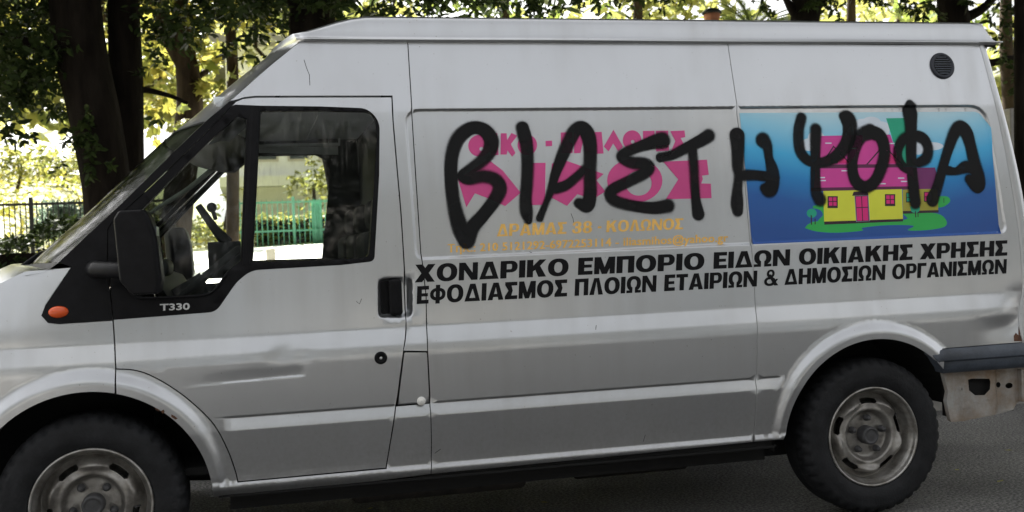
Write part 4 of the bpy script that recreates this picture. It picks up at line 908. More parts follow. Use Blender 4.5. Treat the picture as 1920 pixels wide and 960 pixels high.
n5 = n.new('ShaderNodeTexNoise'); n5.inputs['Scale'].default_value = 7; n5.inputs['Detail'].default_value = 4; l.new(tc.outputs['Object'], n5.inputs[0])
a5 = n.new('ShaderNodeMapRange'); a5.inputs[1].default_value = .3; a5.inputs[2].default_value = .55; a5.inputs[3].default_value = .90; a5.inputs[4].default_value = 1; l.new(n5.outputs[0], a5.inputs[0])
a6 = n.new('ShaderNodeMath'); a6.operation = 'MULTIPLY'; l.new(a3.outputs[0], a6.inputs[0]); l.new(a5.outputs[0], a6.inputs[1]); l.new(a6.outputs[0], mx.inputs[0]); l.new(tr_.outputs[0], mx.inputs[1]); l.new(bs.outputs[0], mx.inputs[2]); l.new(mx.outputs[0], n['Material Output'].inputs[0])
for li, L in enumerate(LET):
    strokes = []
    for s in L:
        c3 = crom(s, 5); strokes.append(np.array([(*U(a, b), w_*.5/430*1.24+.001) for a, b, w_ in c3]))
    allp = np.concatenate(strokes); x0, z0 = allp[:, :2].min(0)-.06; x1, z1 = allp[:, :2].max(0)+.06
    st_ = .005; xs = np.arange(x0, x1, st_); zs = np.arange(z0, z1, st_); GX, GZ = np.meshgrid(xs, zs, indexing='ij'); cov = np.zeros(GX.shape)
    for s in strokes:
        best = np.full(GX.shape, -9.)
        for i in range(len(s)-1):
            ax_, az_, ra = s[i]; bx_, bz_, rb = s[i+1]; ex, ez = bx_-ax_, bz_-az_
            t = np.clip(((GX-ax_)*ex+(GZ-az_)*ez)/(ex*ex+ez*ez+1e-12), 0, 1); d = np.hypot(GX-ax_-t*ex, GZ-az_-t*ez); rr = ra+(rb-ra)*t
            best = np.maximum(best, (rr-d))
        soft = .0090+.0045*np.sin(GX*23+li)*np.sin(GZ*19)
        c_ = .5+.5*np.clip(best/soft, -1, 1)
        halo = .17*np.clip(1+best/.042, 0, 1)**1.5
        cov = np.maximum(cov, np.maximum(c_, halo))
    keep = cov > .02; nz = len(zs)
    cell = keep[:-1, :-1] | keep[1:, :-1] | keep[:-1, 1:] | keep[1:, 1:]
    ii, jj = np.nonzero(cell); Q = np.stack([ii*nz+jj, (ii+1)*nz+jj, (ii+1)*nz+jj+1, ii*nz+jj+1], 1)
    used, inv = np.unique(Q, return_inverse=True); Q = inv.reshape(-1, 4); V2 = np.stack([GX.ravel()[used], GZ.ravel()[used]], 1)
    me = surfmesh('graffiti_letter', V2, [tuple(q) for q in Q], Fs, -.0032)
    at_ = me.attributes.new('cover', 'FLOAT', 'POINT'); at_.data.foreach_set('value', cov.ravel()[used].astype(np.float32))
    link('graffiti_letter', me, gm, van)
# scratches and chips
def scratch(pts, w_=.0012, mt='void', nm='scratch'):
    q = [U(*p) for p in pts]; MB().tube([(x, float(Fs(x, z))-.0002, z) for x, z in q], w_, 4).build(nm, mt, van)
for s in ([(1072, 400), (1076, 410), (1077, 417)], [(570, 112), (575, 128), (580, 140), (581, 160)], [(668, 565), (674, 570), (678, 560)], [(1118, 610), (1117, 618)], [(815, 850), (822, 845), (826, 842)], [(994, 472), (999, 474)], [(1206, 828), (1210, 815)]):
    scratch(s)

# ------------------------------------------------------------------ THE PLACE
def plane(name, poly, z, mt, thick=0):
    mb = MB(); n = len(poly); mb.add([(x, y, z) for x, y in poly], [tuple(range(n))])
    return mb.build(name, mt, kind='structure')
def ground_mat(name, c1, c2, sc, bsc, bump):
    return mat(name, c1, .9, col2=c2, scale=sc, bump=bump, bscale=bsc, detail=8)
M['asphalt'] = ground_mat('asphalt', (.070, .070, .070), (.29, .288, .285), 70, 120, 1.0)
for _e, _p in zip([n_ for n_ in M['asphalt'].node_tree.nodes if n_.type == 'VALTORGB'][0].color_ramp.elements, (.44, .60)): _e.position = _p
_n = M['asphalt'].node_tree.nodes; _l = M['asphalt'].node_tree.links; _b = _n['Principled BSDF']; _c = _b.inputs['Base Color'].links[0].from_socket
_t = _n.new('ShaderNodeTexNoise'); _t.inputs['Scale'].default_value = 1.1; _t.inputs['Detail'].default_value = 9; _l.new(_n['Texture Coordinate'].outputs['Object'], _t.inputs[0])
_r = _n.new('ShaderNodeValToRGB'); _r.color_ramp.elements[0].position = .40; _r.color_ramp.elements[0].color = (.55, .54, .53, 1); _r.color_ramp.elements[1].position = .62; _r.color_ramp.elements[1].color = (1.0, .98, .94, 1)
_l.new(_t.outputs[0], _r.inputs[0]); _m = _n.new('ShaderNodeMix'); _m.data_type = 'RGBA'; _m.blend_type = 'MULTIPLY'; _m.inputs[0].default_value = 1
_l.new(_c, _m.inputs[6]); _l.new(_r.outputs[0], _m.inputs[7]); _l.new(_m.outputs[2], _b.inputs['Base Color'])
M['paving'] = ground_mat('paving', (.17, .155, .135), (.24, .225, .20), 3, 60, .3)
M['soil'] = ground_mat('soil', (.05, .038, .025), (.10, .08, .05), 3, 30, .8)
M['verge'] = ground_mat('park_ground', (.20, .22, .09), (.36, .35, .19), 1.5, 20, .8)
G = 400
# gently uneven asphalt near the van, plain sheet beyond
plane('road', [(-G, -8.0), (G, -8.0), (G, 2.35), (-G, 2.35)], 0, 'asphalt')
k = MB()
for i in range(-12, 26):
    k = MB(); k.box((i*1.0+.004, 2.35, -.1), (i*1.0+.996, 2.50, .13)); k.build('kerb_stone', 'grey', None, bevel=.008, label=None, kind='structure')
plane('pavement', [(-G, 2.5), (G, 2.5), (G, 4.7), (-G, 4.7)], .126, 'paving')
plane('soil_bed', [(-G, 4.7), (G, 4.7), (G, 8.0), (-G, 8.0)], .13, 'soil')
plane('opposite_pavement', [(-G, -8.0), (G, -8.0), (G, -G), (-G, -G)], .12, 'asphalt')
# terrace and rising park ground
TZ = float(UY(540, 463, 13.8)[2])
rows = []
ys = [8, 9, 10.5, 12, 14, 17, 21, 26, 34, 50, 90, 200, 600]
def tz(x, y): return (.13+(TZ-.13)*min(1, max(0, (y-8)/5.8)))+(.05+.17/(1+math.exp(min(50, max(-50, (x+2.6)*2)))))*max(0, y-14)*(1/(1+max(0, y-14)/40))+.12*math.sin(x*.7)*math.sin(y*.5)*min(1, max(0, y-11)/3)
MB().grid([[(x, y, tz(x, y)) for x in list(range(-400, -30, 40))+list(range(-30, 40, 2))+list(range(40, 401, 40))] for y in ys]).build('park_ground', 'verge', None, True, kind='structure')
xa, xb = float(UY(395, 470, 13.6)[0]), float(UY(700, 470, 13.6)[0])
MB().grid([[(x, y, tz(x, y)+.03) for x in np.linspace(xa-.5, xb+1.5, 12)] for y in (8.1, 9, 10.5, 12, 13.6)]).build('path', 'white', None, True, kind='structure')
po = MB(); q = UY(507, 466, 12.5); po.box((q[0]-.07, 12.4, 1.0), (q[0]+.07, 12.54, float(q[2]))); po.build('bollard', 'cream', None, bevel=.015, label='short pale post on the sunlit path seen through the cab window', cat='post')

# leaves ---------------------------------------------------------------
LEAF = np.array([(0, 0, 0), (.32, .20, .03), (.72, .16, .02), (1, 0, -.04), (.72, -.16, .02), (.32, -.20, .03)])
MAPLE = np.array([(0, 0, 0), (.10, .22, 0), (-.02, .50, .02), (.30, .38, 0), (.52, .62, -.02), (.58, .26, .02), (1, 0, -.05), (.58, -.26, .02), (.52, -.62, -.02), (.30, -.38, 0), (-.02, -.50, .02), (.10, -.22, 0)])
def leaves(C_, size, shape=LEAF, droop=.5, jit=.35, seed=0):
    r = np.random.default_rng(seed); n = len(C_)
    d = r.normal(size=(n, 3)); d[:, 2] = d[:, 2]*.6-droop; d /= np.linalg.norm(d, axis=1)[:, None]
    up = r.normal(size=(n, 3))*.7; up[:, 2] += .6; s = np.cross(d, up); s /= np.linalg.norm(s, axis=1)[:, None]+1e-9; nn = np.cross(s, d)
    sz = size*(1+jit*r.uniform(-1, 1, n))
    V = C_[:, None, :]+sz[:, None, None]*(shape[None, :, 0, None]*d[:, None, :]+shape[None, :, 1, None]*s[:, None, :]+shape[None, :, 2, None]*nn[:, None, :])
    return V.reshape(-1, 3)
def cluster(c, rad, n, r):            # c centre, rad (rx,ry,rz): leaves on lumpy sub-sprays
    k = max(3, n//14); sub = r.normal(size=(k, 3)); sub /= np.linalg.norm(sub, axis=1)[:, None]; sub *= (r.uniform(.15, 1, k)**.5)[:, None]
    pick = r.integers(0, k, n); p = sub[pick]+r.normal(size=(n, 3))*.16
    return np.array(c)+p*np.array(rad)
def crown(cl, dens, size, mt, parent, shape=LEAF, seed=1, droop=.5):
    r = np.random.default_rng(seed); C_ = np.concatenate([cluster(c, rad, max(4, int(dens*rad[0]*rad[2])), r) for c, rad in cl])
    V = leaves(C_, size, shape, droop, seed=seed); return link('crown', quadmesh('crown', V, len(shape)), mt, parent)
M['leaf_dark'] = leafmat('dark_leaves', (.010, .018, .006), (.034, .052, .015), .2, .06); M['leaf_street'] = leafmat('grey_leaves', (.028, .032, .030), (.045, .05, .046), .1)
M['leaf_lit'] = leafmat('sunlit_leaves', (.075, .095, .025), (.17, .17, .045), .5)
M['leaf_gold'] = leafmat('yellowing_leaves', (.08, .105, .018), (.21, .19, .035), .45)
M['leaf_mid'] = leafmat('mid_green_leaves', (.06, .095, .02), (.13, .17, .035), .45)
M['leaf_blue'] = leafmat('grey_green_leaves', (.10, .15, .11), (.20, .26, .20), .2)
def px_poly(pts, y, rads):
    """trunk centre line: photo outline placed at distance y"""
    return [UY(a, b, y) for a, b in pts], rads
def limb(mb, pts, r, n=10): mb.tube(crom([tuple(p) for p in pts], 4), list(np.interp(np.linspace(0, 1, (len(pts)-1)*4+1), np.linspace(0, 1, len(r)), r)), n)
def tree(name, label, y, trunks, cl, dens, size, lm, bk='bark', shape=LEAF, seed=1, group=None, droop=.5, cat='tree'):
    base = UY(*trunks[0][0][0], y); t = thing(name, label, cat, (float(base[0]), float(y), .13 if y < 9.5 else tz(float(base[0]), y)), group)
    off = np.array(t.location)
    mb = MB()
    for pts, r, *yy in trunks:
        Y = yy[0] if yy else [y]*len(pts)
        limb(mb, [np.array(UY(a, b, q_))-off for (a, b), q_ in zip(pts, Y)], r)
    mb.build('trunk', bk, t, True)
    CL = []
    for px, py, rp, yc in cl:
        c = np.array(UY(px, py, yc)); rr = rp/FPX*(yc-CAM[1]); CL.append((c-off, (rr, rr*.9, rr)))
    if y < 8 and size == .085: up_ = np.random.default_rng(seed+500); CL += [((up_.uniform(-2.2, 2.2), up_.uniform(-3.2, 1.5), up_.uniform(5.2, 8.5)), (1.0, 1.0, .8)) for _ in range(0)]
    crown(CL, dens, size, lm, t, shape, seed, droop)
    if y < 8 and size in (.085, .08):      # unseen upper canopy, added above the frame to keep sun off van and road
        up_ = np.random.default_rng(seed+500)
        CU = [((up_.uniform(-2.8, 2.8), up_.uniform(-4.0, 5.2), up_.uniform(5.6, 13)), (1.7, 1.6, 1.3)) for _ in range(48)]
        crown(CU, 420, .22, lm, t, shape, seed+7, droop)
    return t
def blob(seed, xr, yr, n, rp, yd):
    r = np.random.default_rng(seed); return [(r.uniform(*xr), r.uniform(*yr), r.uniform(*rp), r.uniform(*yd)) for _ in range(n)]
# near, shaded trees (in the soil bed beyond the van)
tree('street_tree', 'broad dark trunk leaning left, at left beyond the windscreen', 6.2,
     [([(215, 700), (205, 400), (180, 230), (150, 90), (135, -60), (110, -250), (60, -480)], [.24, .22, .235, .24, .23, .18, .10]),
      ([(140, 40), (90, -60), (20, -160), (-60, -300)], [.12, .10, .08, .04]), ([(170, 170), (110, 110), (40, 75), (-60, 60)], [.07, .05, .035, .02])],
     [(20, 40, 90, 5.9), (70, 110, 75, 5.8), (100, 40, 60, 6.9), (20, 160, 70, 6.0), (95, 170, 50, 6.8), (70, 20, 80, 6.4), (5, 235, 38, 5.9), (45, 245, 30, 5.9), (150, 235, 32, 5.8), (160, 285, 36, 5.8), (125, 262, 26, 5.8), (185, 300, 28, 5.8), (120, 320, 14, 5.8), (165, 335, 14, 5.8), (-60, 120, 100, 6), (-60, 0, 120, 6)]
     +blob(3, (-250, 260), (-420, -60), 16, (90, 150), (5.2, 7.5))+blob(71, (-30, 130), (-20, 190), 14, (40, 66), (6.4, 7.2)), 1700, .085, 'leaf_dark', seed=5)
tree('street_tree', 'straight dark trunk beside the leaning one, left of the cab', 6.6,
     [([(240, 700), (236, 420), (235, 300), (236, 150), (232, 0), (236, -200), (250, -450)], [.20, .185, .18, .165, .15, .13, .08]),
      ([(250, 165), (290, 172), (325, 182), (352, 194)], [.035, .026, .02, .015])],
     [(225, -10, 40, 7.2), (295, 30, 50, 6.2), (295, 80, 45, 6.3), (280, 130, 30, 6.2), (335, 20, 55, 6.5), (310, 60, 40, 6.1), (380, 15, 45, 6.4), (290, 215, 18, 6.2)]
     +blob(8, (150, 480), (-420, -60), 12, (80, 140), (5.5, 8))+blob(72, (270, 520), (-30, 60), 9, (30, 55), (5.4, 7)), 1500, .085, 'leaf_dark', seed=9)
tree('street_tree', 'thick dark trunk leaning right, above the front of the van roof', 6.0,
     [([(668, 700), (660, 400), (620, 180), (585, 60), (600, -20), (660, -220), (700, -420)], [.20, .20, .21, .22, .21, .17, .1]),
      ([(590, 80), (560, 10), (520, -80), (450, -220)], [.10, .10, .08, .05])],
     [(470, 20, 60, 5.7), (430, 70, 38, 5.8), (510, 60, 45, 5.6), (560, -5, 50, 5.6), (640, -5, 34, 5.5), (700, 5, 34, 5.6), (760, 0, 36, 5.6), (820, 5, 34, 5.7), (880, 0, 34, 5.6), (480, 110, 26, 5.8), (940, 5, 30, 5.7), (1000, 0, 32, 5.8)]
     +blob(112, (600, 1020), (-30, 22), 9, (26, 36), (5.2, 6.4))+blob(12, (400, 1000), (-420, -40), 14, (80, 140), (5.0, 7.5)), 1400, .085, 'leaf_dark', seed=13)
tree('street_tree', 'dark forked trunk showing over the middle of the van roof', 7.0,
     [([(1490, 700), (1500, 300), (1508, 60), (1512, 10), (1500, -60), (1480, -300)], [.19, .18, .17, .17, .14, .07]), ([(1508, 45), (1535, 5), (1580, -60), (1640, -200)], [.08, .07, .06, .04]), ([(1500, 40), (1480, 10), (1462, -30)], [.06, .045, .03])],
     [(1440, 15, 22, 6.8), (1530, 20, 30, 6.7), (1570, 10, 32, 6.7), (1640, 10, 28, 6.7), (1700, 15, 34, 6.6), (1420, 0, 20, 6.8), (1100, 5, 34, 6.6), (1180, 0, 30, 6.8), (1230, 0, 26, 6.8)]
     +blob(117, (1040, 1300), (-30, 20), 6, (24, 34), (6, 7))+blob(118, (1380, 1760), (-30, 24), 8, (24, 34), (6, 7.2))+blob(17, (1050, 1750), (-420, -50), 14, (80, 130), (6.0, 8.5)), 1300, .08, 'leaf_dark', seed=21)
tree('street_tree', 'dark trunk above the air vent end of the van roof', 6.6,
     [([(1800, 700), (1798, 300), (1790, 60), (1785, 0), (1800, -120), (1830, -350)], [.20, .19, .18, .17, .14, .08]), ([(1795, 40), (1850, 10), (1900, -60), (1960, -150)], [.07, .05, .045, .03]), ([(1800, 100), (1850, 118), (1900, 110), (1960, 120)], [.05, .045, .04, .03])],
     [(1740, 20, 30, 6.3), (1830, 20, 34, 6.3), (1870, 60, 34, 6.3), (1890, 130, 32, 6.3), (1880, 20, 40, 6.2), (1905, 180, 20, 6.2), (1895, 90, 30, 6.2), (1910, 30, 40, 6.2)]
     +blob(23, (1700, 2100), (-420, -50), 12, (80, 130), (5.6, 8)), 1400, .085, 'leaf_dark', seed=27)
tree('street_tree', 'unseen dark tree added beyond the left edge to shade the hedge', 8.6,
     [([(-470, 700), (-460, 400), (-450, 100), (-440, -150), (-420, -450)], [.22, .2, .18, .14, .08])],
     blob(91, (-800, -120), (-350, 60), 14, (90, 150), (7.5, 10)), 900, .08, 'leaf_dark', seed=93)  # out-of-view tree, added to keep sun off the hedge and windscreen
tree('slim_street_tree', 'slim dark trunk at the right edge behind the van', 5.6,
     [([(1918, 900), (1915, 400), (1913, 100), (1914, -100), (1920, -400)], [.07, .07, .065, .06, .04])],
     [(1930, -60, 60, 5.6), (1960, -150, 90, 5.6), (1990, 40, 60, 5.6)], 900, .085, 'leaf_dark', seed=30)
# sunlit plane trees inside the park
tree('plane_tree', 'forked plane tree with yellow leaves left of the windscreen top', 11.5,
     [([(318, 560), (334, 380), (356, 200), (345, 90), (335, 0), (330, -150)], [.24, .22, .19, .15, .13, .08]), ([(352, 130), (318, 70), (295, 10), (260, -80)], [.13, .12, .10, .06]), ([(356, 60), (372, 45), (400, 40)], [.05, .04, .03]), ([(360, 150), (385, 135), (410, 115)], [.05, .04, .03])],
     [(330, 60, 55, 11.6), (390, 60, 45, 11.2), (400, 130, 45, 11.3), (310, 130, 35, 11.6), (300, 200, 35, 11.6), (385, 175, 30, 11.2), (300, 250, 24, 11.8), (430, 40, 45, 11.6), (330, 210, 26, 11.0), (320, 0, 60, 11.5), (420, -20, 70, 11.5), (480, 30, 40, 11.8)]
     +blob(31, (200, 520), (-220, -30), 8, (60, 100), (10.5, 13)), 210, .17, 'leaf_gold', 'bark2', MAPLE, 33)
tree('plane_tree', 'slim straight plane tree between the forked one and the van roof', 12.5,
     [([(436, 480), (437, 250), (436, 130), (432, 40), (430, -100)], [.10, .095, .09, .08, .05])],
     [(450, 95, 30, 12.4), (410, 100, 30, 12.6), (430, 30, 50, 12.6), (480, 60, 34, 12.4), (450, 140, 18, 12.4)]+blob(35, (380, 560), (-160, -20), 5, (50, 90), (12, 14)), 190, .16, 'leaf_lit', 'bark2', MAPLE, 37)
lbl = ['sunlit yellow-green tree at the far left edge behind the railings', 'sunlit leafy tree between the two dark trunks and the left edge', 'bright tree seen behind the dark trunk pair', 'bright tree behind the cab roof slope',
       'sunlit tree above the windscreen top of the van', 'sunlit tree over the graffiti letters, far behind', 'sunlit tree behind the middle of the roof', 'sunlit tree behind the printed picture end of the roof', 'sunlit green tree at the far right edge behind the van']
specs = [(-40, 17, 'leaf_gold'), (90, 21, 'leaf_lit'), (290, 22, 'leaf_gold'), (420, 24, 'leaf_lit'), (640, 23, 'leaf_lit'), (950, 19, 'leaf_mid'), (1200, 18, 'leaf_lit'), (1600, 18, 'leaf_lit'), (1890, 13, 'leaf_mid')]
for i, ((px, y, lm), lb) in enumerate(zip(specs, lbl)):
    lo = {0: 235, 1: 170, 2: 210, 3: 190}.get(i, 120 if i < 8 else 330)
    cl_ = blob(50+i, (px-170, px+170), (-180, lo-30), 20 if i < 4 else 16, (50, 85), (y-2, y+2))
    if i < 3: cl_ = [c for c in cl_ if not (40 < c[0] < 175 and c[1] > 150)]
    tp = {1: 215, 2: 238, 3: 640}.get(i, px)
    tree('park_tree', lb, y, [([(tp, 500), (tp+5, 250), (tp-4, 60), (px, -150)], [.16, .14, .12, .06]), ([(tp, 200), (px+60, 90), (px+110, -20)], [.07, .05, .03])], cl_, 130, .19, lm, 'bark2', MAPLE if i % 2 == 0 else LEAF, 60+i, 'sunlit park trees beyond the railings')
# tree and hedge seen through the cab window
tree('park_tree', 'round sunlit tree seen through the cab door window', 20, [([(590, 480), (590, 400), (588, 350)], [.07, .05, .03])],
     [(585, 330, 26, 20), (565, 350, 24, 20), (600, 355, 28, 20), (590, 310, 22, 20), (560, 325, 14, 20), (620, 335, 22, 20), (545, 345, 16, 20), (600, 330, 26, 20), (575, 372, 20, 20), (615, 372, 20, 20)], 520, .14, 'leaf_lit', 'bark2', seed=77)
tree('garden_shrub', 'sunlit shrub seen through the small front quarter window', 15, [([(420, 500), (425, 420), (430, 380)], [.06, .05, .03])],
     [(440, 360, 22, 15), (420, 400, 28, 15), (380, 430, 28, 15), (445, 320, 20, 15), (400, 450, 30, 14.6)], 420, .10, 'leaf_lit', 'bark2', seed=79, cat='shrub')
for i, (px, py, rp, y_) in enumerate(((30, 300, 40, 24), (115, 300, 44, 26), (190, 290, 40, 25))):
    q = UY(px, py, y_); t = thing('park_shrub', ['pale sunlit shrub in the glow at the far left edge', 'pale sunlit shrub in the middle of the bright gap', 'pale sunlit shrub against the dark leaning trunk'][i], 'shrub', (float(q[0]), y_, tz(float(q[0]), y_)), 'sunlit shrubs on the park bank')
    rr = rp/FPX*(y_+4.3); h_ = float(q[2])-tz(float(q[0]), y_)
    mb = MB(); mb.tube([(0, 0, 0), (.1, 0, h_*.5), (0, 0, h_)], [.05, .04, .02], 6); mb.build('stem', 'bark2', t, True)
    link('foliage', quadmesh('foliage', leaves(cluster((0, 0, h_), (rr*1.3, rr, rr), 420, np.random.default_rng(400+i)), .17, LEAF, .2, seed=400+i), 6), 'leaf_lit', t)
def hedge(name, label, x0, x1, y0, y1, z0, z1, mt, dens, size, seed, cat='hedge'):
    r = np.random.default_rng(seed); t = thing(name, label, cat, (x0, y0, z0)); n = int(dens*(x1-x0)*(z1-z0+y1-y0))
    c = np.stack([r.uniform(0, x1-x0, n), r.uniform(0, y1-y0, n), r.uniform(0, 1, n)], 1)
    f = r.integers(0, 3, n); c[f == 0, 1] = np.abs(r.normal(0, .05, (f == 0).sum())); c[f == 1, 2] = 1-np.abs(r.normal(0, .04, (f == 1).sum()))
    c[:, 2] = c[:, 2]*(z1-z0)*(1+.06*np.sin(c[:, 0]*2.1+seed)+.04*np.sin(c[:, 0]*7))
    link('foliage', quadmesh('foliage', leaves(c, size, LEAF, .1, seed=seed), 6), mt, t)
    mb = MB(); mb.box((.06, .10, 0), (x1-x0-.06, y1-y0-.05, (z1-z0)*.86)); mb.build('hedge_core', 'bark', t); return t
a = UY(-330, 430, 6.9); b = UY(300, 430, 6.9)
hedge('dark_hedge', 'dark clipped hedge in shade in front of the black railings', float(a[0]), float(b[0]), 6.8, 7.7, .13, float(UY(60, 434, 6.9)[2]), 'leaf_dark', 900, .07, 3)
a = UY(468, 400, 14.2); b = UY(640, 400, 14.2)
hedge('sunlit_hedge', 'sunlit hedge growing through the green fence, seen through the cab window', float(a[0]), float(b[0])+2, 14.0, 14.9, TZ-.05, float(UY(540, 402, 14.1)[2]), 'leaf_lit', 900, .075, 4)
for i, (px, py, lb) in enumerate(((98, 402, 'leftmost grey-green bush showing behind the black railings'), (128, 398, 'middle grey-green bush behind the railings'), (160, 404, 'grey-green bush behind the railings nearest the windscreen'))):
    t = thing('lavender_bush', lb, 'bush', tuple(map(float, UY(px, 440, 10.8))), 'grey-green bushes behind the railings')
    link('foliage', quadmesh('foliage', leaves(cluster((0, 0, .18), (.26, .26, .24), 700, np.random.default_rng(90+i)), .07, LEAF, -.7, seed=90+i), 6), 'leaf_blue', t)
# ground cover on the bright bank
r = np.random.default_rng(5); n = 24000
X_ = r.uniform(-13, 9, n); Y_ = 10+r.uniform(0, 1, n)**1.3*26; Zc = np.array([tz(x, y) for x, y in zip(X_, Y_)])+np.abs(r.normal(0, .12, n))+.25*np.maximum(0, np.sin(X_*1.3)*np.sin(Y_*.9+X_*.4))
kp = ~((X_ > xa-.7) & (X_ < xb+1.7) & (Y_ < 13.9)); X_, Y_, Zc = X_[kp], Y_[kp], Zc[kp]
link('ground_cover', quadmesh('ground_cover', leaves(np.stack([X_, Y_, Zc], 1), .13, LEAF, .0, seed=6), 6), 'leaf_gold', None, 'sunlit low ivy and grass covering the park bank', 'ground cover', None, 'stuff')
n = 15000; X_ = r.uniform(-30, 45, n); Y_ = r.uniform(34, 42, n); Zc = np.where(X_ < 0, 6.4, 4.2)+r.uniform(0, 1, n)**1.2*(6.5+2*np.sin(X_*.5)+1.5*np.sin(X_*1.3))
link('far_trees', quadmesh('far_trees', leaves(np.stack([X_, Y_, Zc], 1), .75, LEAF, .2, seed=8), 6), 'leaf_lit', None, 'far mass of sunlit park trees closing the view', 'trees', None, 'stuff')
# railings
def railing(name, label, pa_, pb_, y, ztop, zb, sp_, mt, rad, post_every, seedx, cat='railing'):
    x0, x1 = float(UY(pa_, 400, y)[0]), float(UY(pb_, 400, y)[0]); t = thing(name, label, cat, (x0, y, zb)); n = int((x1-x0)/sp_)
    me = None; mp_ = None
    for i in range(n+1):
        x = i*sp_; post = i % post_every == 0; h = ztop-zb+(.06 if post else .0)
        key = 'p' if post else 'b'
        if post and mp_ is None: mb = MB(); mb.box((-.022, -.022, 0), (.022, .022, h)); mp_ = rawmesh('post', mb.V, mb.F)
        if not post and me is None:
            mb = MB(); mb.tube([(0, 0, 0), (0, 0, h-.02), (0, 0, h+.03)], [rad, rad, .002], 6); me = rawmesh('bar', mb.V, mb.F)
        dat = mp_ if post else me
        if not dat.materials: dat.materials.append(M[mt])
        o = bpy.data.objects.new('post' if post else 'bar', dat); COL.objects.link(o); o.parent = t; o.location = (x, 0, 0)
    for z in (ztop-zb-.04, .25):
        mb = MB(); mb.box((0, -.012, z), (n*sp_, .012, z+.03)); mb.build('rail', mt, t)
    return t
yr = 9.9
railing('iron_railing', 'black iron railing with thin upright bars at left beyond the hedge', -260, 330, yr, float(UY(60, 379, yr)[2]), .45, .062, 'iron', .008, 10, 0)
railing('green_fence', 'green metal fence seen through the cab window', 430, 760, 13.8, float(UY(540, 376, 13.8)[2]), TZ, .085, 'green', .009, 12, 0, 'fence')
gp = MB(); q0 = UY(583, 375, 13.85); q1 = UY(606, 455, 13.85)
gp.box((q0[0], 13.85, TZ), (q1[0], 13.88, q0[2])); gp.build('gate_panel', 'green', None, label='solid green gate leaf in the fence behind the cab window', cat='gate')
# white building beyond the park, seen through the window
bx0 = float(UY(430, 300, 30)[0]); bx1 = float(UY(640, 300, 30)[0])
bt = thing('white_building', 'white building with a row of windows seen through the cab window', 'building', (bx0, 30, 2))
zA, zB = float(UY(500, 352, 30)[2]), float(UY(500, 300, 30)[2])
mb = MB(); mb.box((0, 0, 0), (bx1-bx0, 8, zA-2)); mb.box((-.3, -.9, zA-2), (bx1-bx0, 8, zA-1.7)); mb.box((0, 0, zA-1.7), (bx1-bx0, 8, zB+1.5)); mb.build('wall', 'white', bt)
mb = MB(); mb.box((-.5, -.6, zB+1.5), (bx1-bx0+.5, 8.4, zB+1.8)); mb.build('roof', 'grey', bt)
for i in range(6):
    x = .8+i*.95
    mb = MB(); mb.box((x, -.03, zA-1.2), (x+.68, .02, zB-.3-1.2+.9)); wf = mb.build('window', 'cream', bt)
    mb = MB(); mb.box((x+.07, -.05, zA-1.13), (x+.61, -.031, zB-.3-1.27+.9)); mb.build('pane', 'shutter', wf)
# stone gate pillar at the right edge
q0 = UY(1886, 205, 6.9); q1 = UY(1908, 330, 6.9)
mb = MB(); mb.box((q0[0]-.02, 6.8, .13), (q1[0]+.25, 7.1, q0[2])); gp_ = mb.build('gate_pillar', 'grey', None, label='grey concrete pillar at the right edge behind the van', cat='pillar', bevel=.015)
# terracotta garden lamp behind the roof
q = UY(1335, 36, 8.4); g = thing('garden_lamp', 'terracotta pot-shaped lamp with a dark cap showing above the roof', 'lamp', (float(q[0]), 8.4, .13)); h0 = float(q[2])-.13
def vlathe(prof, n=24):
    V = []; Fc = []
    for r_, z in prof:
        for k in range(n): t_ = 2*PI*k/n; V.append((r_*math.cos(t_), r_*math.sin(t_), z))
    for j in range(len(prof)-1):
        for k in range(n): Fc.append((j*n+k, j*n+(k+1) % n, (j+1)*n+(k+1) % n, (j+1)*n+k))
    m_ = MB(); m_.V = V; m_.F = Fc; return m_
vlathe([(.10, 0), (.07, .1), (.06, h0-.3), (.09, h0-.28)]).build('post', 'iron', g, True)
vlathe([(.001, h0-.28), (.08, h0-.28), (.085, h0-.05), (.10, h0+.02), (.105, h0+.05), (.095, h0+.07), (.001, h0+.07)]).build('pot', 'terracotta', g, True)
vlathe([(.125, h0+.07), (.13, h0+.085), (.09, h0+.12), (.03, h0+.14), (.001, h0+.145)]).build('cap', 'iron', g, True)
# palm
q = UY(1412, 60, 8.8); pt = thing('palm', 'palm with narrow fronds fanning above the middle of the roof', 'palm', (float(q[0]), 8.8, .13)); hz_ = float(q[2])-.13
mb = MB(); mb.tube([(0, 0, 0), (.05, 0, hz_*.5), (0, 0, hz_)], [.16, .13, .12], 10); mb.build('trunk', 'bark2', pt, True)
r = np.random.default_rng(4)
for k in range(20):
    az = r.uniform(0, 2*PI); el = r.uniform(.15, 1.35); L = r.uniform(.5, .8); d = np.array([math.cos(az)*math.cos(el), math.sin(az)*math.cos(el), math.sin(el)]); side = np.cross(d, (0, 0, 1)); side /= np.linalg.norm(side)
    mb = MB(); mid = [np.array([0, 0, hz_])+d*L*t_-np.array([0, 0, .35*L*t_*t_]) for t_ in np.linspace(0, 1, 9)]
    mb.tube(mid, [.008]*8+[.002], 4)
    for i in range(2, 9):
        for sg in (-1, 1):
            for h_ in (0, .5):
                p = mid[i]*(1-h_)+mid[i-1]*h_; tp = p+d*.16+side*sg*.13-np.array([0, 0, .03]); mb.add([p, p+d*.02, tp], [(0, 1, 2)])
    mb.build('frond', 'leaf_mid', pt)
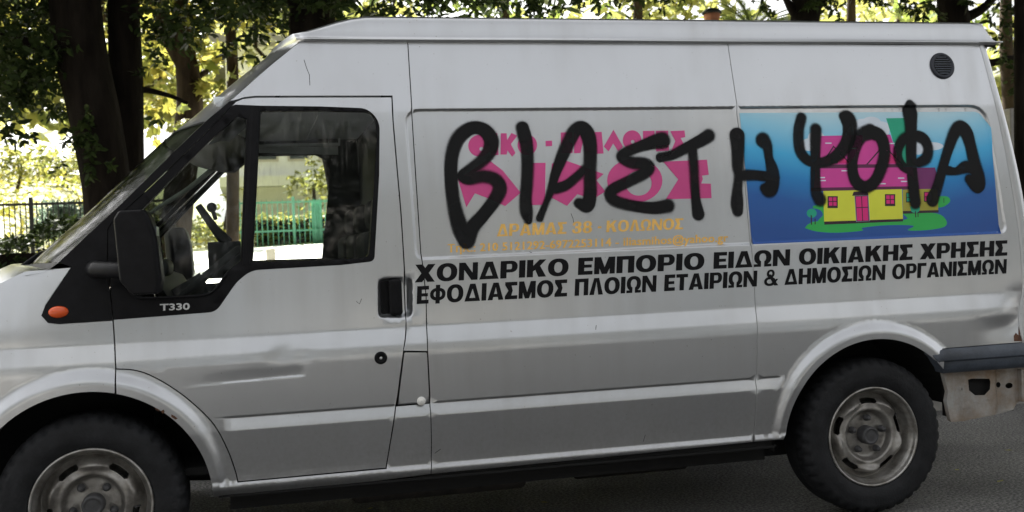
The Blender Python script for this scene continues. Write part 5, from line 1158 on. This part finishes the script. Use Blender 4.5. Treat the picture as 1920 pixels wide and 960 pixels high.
# the street's other side, behind the camera: kept low and grey to dull its reflection in the van
fb_ = thing('apartment_building', 'grey apartment block with balconies across the street', 'building', (-24, -17, 0))
HB = 8.6
mb = MB(); mb.box((0, -8, 0), (58, 0, HB)); mb.build('wall', 'facade', fb_)
for fl_ in range(2):
    z = 3.6+fl_*3.1
    for bx in range(7):
        x = 2+bx*8
        mb = MB(); mb.box((x, .0, z-.18), (x+5, 1.3, z)); sl_ = mb.build('balcony', 'grey', fb_)
        mb = MB(); mb.box((x, 1.24, z), (x+5, 1.29, z+.95)); mb.build('parapet', 'grey' if (bx+fl_) % 2 else 'facade', sl_)
        mb = MB(); mb.box((x+.6, .005, z+.02), (x+2.4, .04, z+2.3)); mb.box((x+3.0, .005, z+.02), (x+4.6, .04, z+2.3)); mb.build('window', 'shutter', fb_)
for bx in range(9):
    mb = MB(); mb.box((1.5+bx*6.2, .005, .15), (5.5+bx*6.2, .05, 2.9)); mb.build('shop_shutter', 'shutter' if bx % 2 else 'grey', fb_)

# unseen trees added behind the camera to darken reflections in paint and glass
for i in range(7):
    x = -14+i*5.2; t = thing('unseen_avenue_tree', ['unseen dark tree added across the street, first from the left', 'unseen dark tree added across the street, second from the left', 'unseen dark tree added across the street, third from the left', 'unseen dark tree added opposite the cab', 'unseen dark tree added opposite the rear wheel', 'unseen dark tree added across the street, sixth from the left', 'unseen dark tree added across the street, last on the right'][i], 'tree', (x, -11.5, .12), 'unseen trees added along the opposite pavement')
    mb = MB(); limb(mb, [(0, 0, 0), (.05, 0, 1.6), (-.05, .1, 3.2), (.1, 0, 5)], [.16, .13, .11, .05]); mb.build('trunk', 'bark', t, True)
    r = np.random.default_rng(200+i); cl_ = [((r.uniform(-2, 2), r.uniform(-1.2, 1.2), r.uniform(1.6, 5.6)), (1.3, 1.2, 1.1)) for _ in range(14)]
    crown(cl_, 300, .20, 'leaf_street', t, seed=210+i)

# fallen leaves on the road
r = np.random.default_rng(31)
lf = rawmesh('fallen_leaf', [(x*.055, y*.055, .006+.012*abs(z_)*10) for x, y, z_ in LEAF], [(0, 1, 2, 3), (0, 3, 4, 5)])
lf.materials.append(M['leaf_gold'])
spots = [UY(1012, 940, 0)]
P0 = []
for px, py, lb in ((1012, 942, 'yellow-green fallen leaf on the dark road under the van'), (1870, 905, 'small fallen leaf on the road at the lower right corner'), (1795, 880, 'fallen leaf on the road just behind the rear tyre'), (1900, 845, 'fallen leaf on the road near the right edge under the bumper'), (700, 952, 'fallen leaf on the road below the sill')):
    d = ray(px, py); q = CAM+d*((.006-CAM[2])/d[2]); o = bpy.data.objects.new('fallen_leaf', lf); COL.objects.link(o); o.location = (float(q[0]), float(q[1]), .002); o.rotation_euler = (0, 0, r.uniform(0, 6)); tag(o, lb, 'leaf', 'fallen leaves on the road')
